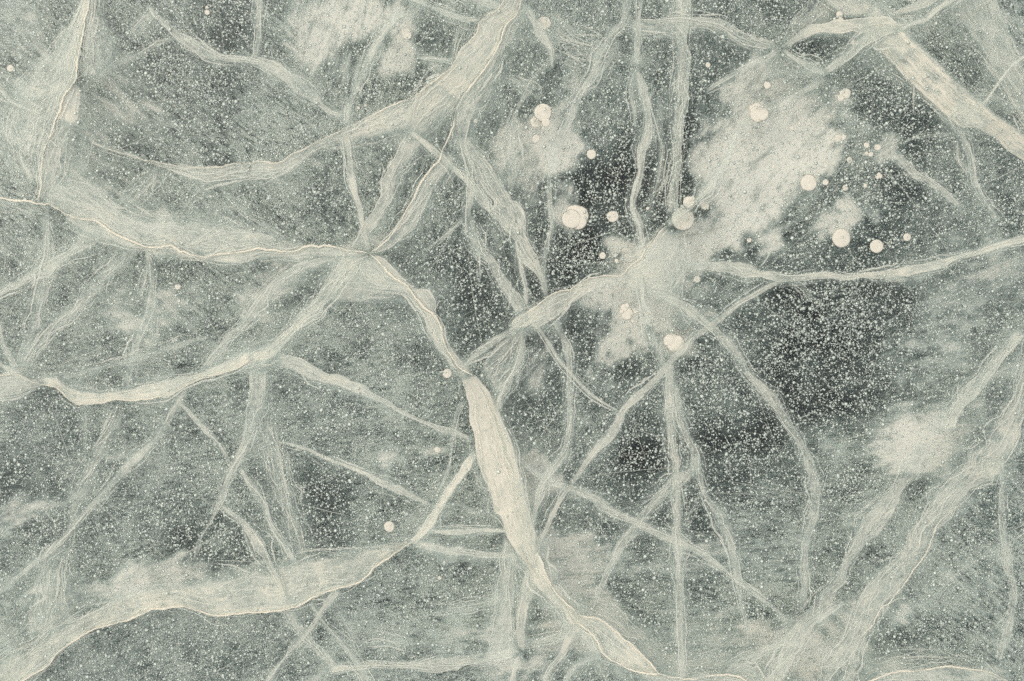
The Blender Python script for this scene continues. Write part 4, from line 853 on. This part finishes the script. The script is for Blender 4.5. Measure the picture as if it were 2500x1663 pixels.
bubble('bottom bubble of the tight cluster right of the milky cloud', 'a3 912,1055', 17, 0, .06, ((-29, -7, 13),))
bubble('cream bubble among dense speckles below the tight cluster', 'a3 972,1200', 20, 0, .1, ((-14, 14, 12),))
bubble('tiny cream bubble lower left of the one among dense speckles', 'a3 875,1270', 14, 0, .06)
bubble('large clean white bubble above the bright wavy crack, leftmost of three', 'b3 712,88', 65, 0, .012)
bubble('medium clean white bubble above the bright wavy crack, middle of three', 'b3 953,144', 47, 0, .012)
bubble('small clean white bubble above the bright wavy crack, rightmost of three', 'b3 1161,82', 27, 0, .012)
bubble('tiny cream bubble at the lower rim of the milky cloud', 'b3 82,102', 16)
bubble('small cream bubble in the black ice above the broad cream crack', 'b2 760,208', 23, 0)
bubble('tiny cream bubble in the small cloud, upper of two', 'b2 845,207', 12, 0)
bubble('tiny cream bubble in the small cloud, lower of two', 'b2 855,244', 14, 0)
bubble('speck-sized cream bubble above the start of the bright wavy crack', 'b2 1455,150', 10)
bubble('white bubble topped by foamy smaller ones in the milky middle', 'b2 927,607', 42, 0, .02, ((-20, -42, 26), (-2, -58, 16), (-38, -18, 14)))
bubble('tiny white bubble cluster right of the foamy one', 'b2 985,590', 13, 0, .08, ((-10, -12, 9),))
bubble('tiny cream bubble below the foamy one', 'b2 964,655', 11, 0)
bubble('small white bubble partly behind a crack, right of the foamy one', 'b2 1048,610', 18, 0)
bubble('small faded bubble below the start of the bright wavy crack', 'b2 1405,370', 24, 1)
bubble('grey ghost of a bubble touching the long narrow straight crack', 'b2 1740,455', 22, 2)
bubble('large grey ghost bubble below the small faded one', 'b2 1415,465', 50, 2)
bubble('large grey ghost bubble left of the long narrow straight crack', 'b2 1300,650', 72, 2)
bubble('broad cream foamy bubble patch at the crossing of the upright and narrow cracks', 'b2 1255,805', 64, 0, .05, ((-40, -20, 40),))
bubble('grey ghost bubble beside the upright crack above the bowed one', 'b2 1285,435', 42, 2)
bubble('white bubble at the left side of the thick trunk top', 'b1 1378,1013', 32, 0)
bubble('faded bubble low between the tapering and the bowed cracks', 'b1 1310,1535', 22, 1, .1)
bubble('round white bubble alone in the lower middle left', 'c1 981,512', 37, 0)
bubble('tiny dull bubble in the speckled ice left of the trunk fibres', 'c1 1325,863', 14, 1, .06)
bubble('small white bubble right of the streaky crack at top centre', 'a1 1570,826', 14)
bubble('glowing cream blot of a bubble in the cloud left of the great crack', 'a1 1100,230', 38, 1, .07)
bubble('tiny white bubble above the curved left arm', 'a1 770,738', 11, 0, .05, ((48, -18, 9),))
bubble('cream bubble near the left edge at the top', 'a0 70,467', 24)
bubble('small cream bubble near the top edge, upper left, with a tinier one on top', 'a0 1417,85', 18, 0, .04, ((-2, -35, 11),))
bubble('dull pale bubble right of the hanging spurred crack', 'b0 1215,422', 20, 1, .08)

# ------------------------------------------------------------------ micro bubbles and hairlines (uncountable)
def scatter(n, seed, dens_fn):
    rs = np.random.RandomState(seed); X = []; Y = []
    tot = 0
    while tot < n:
        x = rs.uniform(-150, 2650, n * 2); y = rs.uniform(-150, 1813, n * 2); k = rs.rand(n * 2) < dens_fn(x, y)
        X.append(x[k]); Y.append(y[k]); tot += k.sum()
    return np.concatenate(X)[:n], np.concatenate(Y)[:n], rs

CLUST = [('a2 580,530', 34), ('a3 920,1010', 24), ('a3 150,160', 40), ('a3 960,1200', 30), ('a3 1080,930', 22), ('a2 1640,730', 24), ('b3 1220,570', 18), ('c3 980,600', 26), ('c3 150,1100', 30), ('b2 620,200', 55), ('b3 700,600', 90), ('a1 880,600', 26), ('a3 900,1330', 50), ('c0 1530,620', 50), ('c0 400,500', 40), ('a2 100,680', 20), ('c3 800,250', 60), ('b2 1450,1000', 90), ('a3 1150,650', 70), ('a0 1200,450', 90)]
def dot_density(x, y):
    A = np.radians(angle_field(x, y)); # streak-shaped clumping
    q = np.zeros_like(x)
    for ang, wt in zip((4, 25, 48, 72, -38), dirweights(x, y)):
        a = math.radians(ang); u = x * math.cos(a) - y * math.sin(a); v = x * math.sin(a) + y * math.cos(a)
        q += wt * fbm(u / 60, v / 14, 61, 3)
    d = .24 + 1.5 * np.clip(q - .36, 0, 1) + .5 * np.clip(fbm(x / 18, y / 18, 71, 2) - .45, 0, 1)
    d *= 1 - .4 * cloud_map(x, y, CLOUDS)
    for (c, r) in CLUST:
        cx, cy, _ = pts(c)[0]; d = d + .55 * np.exp(-((x - cx) ** 2 + (y - cy) ** 2) / (2 * r * r * .5))
    return np.clip(d, 0, 1)

def dots(name, n, seed, rmed, rsig, z0, z1, mat, label):
    x, y, rs = scatter(n, seed, dot_density)
    r = np.clip(rmed * np.exp(rs.randn(n) * rsig), .5, 5.2) / 1000
    z = z0 + (z1 - z0) * rs.rand(n); X, Y = at(x, y, z)
    t = (1 + 5 ** .5) / 2
    ico = np.array([(1, 0, 0), (-1, 0, 0), (0, 1, 0), (0, -1, 0), (.7, .7, 0), (-.7, .7, 0), (.7, -.7, 0), (-.7, -.7, 0), (0, 0, .4), (0, 0, -.4)])
    f = []
    ring = [0, 4, 2, 5, 1, 7, 3, 6]
    for i in range(8): f += [(ring[i], ring[(i + 1) % 8], 8), (ring[(i + 1) % 8], ring[i], 9)]
    f = np.array(f)
    V = (np.stack([X, Y, z], 1)[:, None, :] + ico[None] * r[:, None, None]).reshape(-1, 3)
    F = (f[None] + (np.arange(n) * 10)[:, None, None]).reshape(-1, 3)
    o = mesh_obj(name, V, F, mat, None, True); return tag(o, label, 'micro bubbles', kind='stuff')
dots('micro_bubbles', 115000, 5, 1.6, .40, -.003, -.13, M_DOT[2], 'pale pinhead bubbles scattered through the upper ice')
dots('micro_bubbles', 100000, 6, 1.25, .42, -.13, -.25, M_DOT[0], 'smaller dim pinhead bubbles deeper in the ice')
dots('micro_bubbles', 30000, 7, 1.3, .35, -.10, -.30, M_DOT[1], 'grey dust-like bubbles giving the deep ice its grain')

def hairs(n, seed, Lm=11, Lmax=70, w1=1.0, spread=24, mat=None):
    x, y, rs = scatter(n, seed, lambda a, b: np.full_like(a, .8) - .4 * cloud_map(a, b, CLOUDS))
    A = np.radians(angle_field(x, y) + rs.randn(n) * spread); L = np.clip(np.exp(rs.randn(n) * .6) * Lm, 4, Lmax); wd = rs.uniform(.35, w1, n)
    z = rs.uniform(-.24, -.05, n); bend = rs.randn(n) * .12; V = []; m = 5
    for k in range(m):
        t = k / (m - 1) - .5; taper = (1 - (2 * t) ** 2) * .9 + .1
        cx = x + L * (t * np.cos(A) - bend * t * t * np.sin(A)); cy = y - L * (t * np.sin(A) + bend * t * t * np.cos(A))
        for sgn, dz in ((-1, 0), (1, 0), (0, .0008)):
            X, Y = at(cx + sgn * np.sin(A) * wd * taper, cy + sgn * np.cos(A) * wd * taper, z); V.append(np.stack([X, Y, z + dz], 1))
    V = np.stack(V, 1).reshape(-1, 3); F = []
    for k in range(m - 1):
        for a, b in ((0, 2), (2, 1), (1, 0)): F.append((3 * k + a, 3 * k + b, 3 * k + 3 + b, 3 * k + 3 + a))
    F = (np.array(F)[None] + (np.arange(n) * 3 * m)[:, None, None]).reshape(-1, 4)
    return tag(mesh_obj('hairline_cracks', V, F, mat or M_HAIR), 'hair-thin pale flaws and needles scattered all through the ice', 'hairline cracks', kind='stuff')
hairs(20000, 9); hairs(1600, 19, 60, 260, 1.6, 45, M_HAIR2); hairs(380, 29, 230, 620, 2.4, 70, M_HAIR2)
print('faces', NF[0])
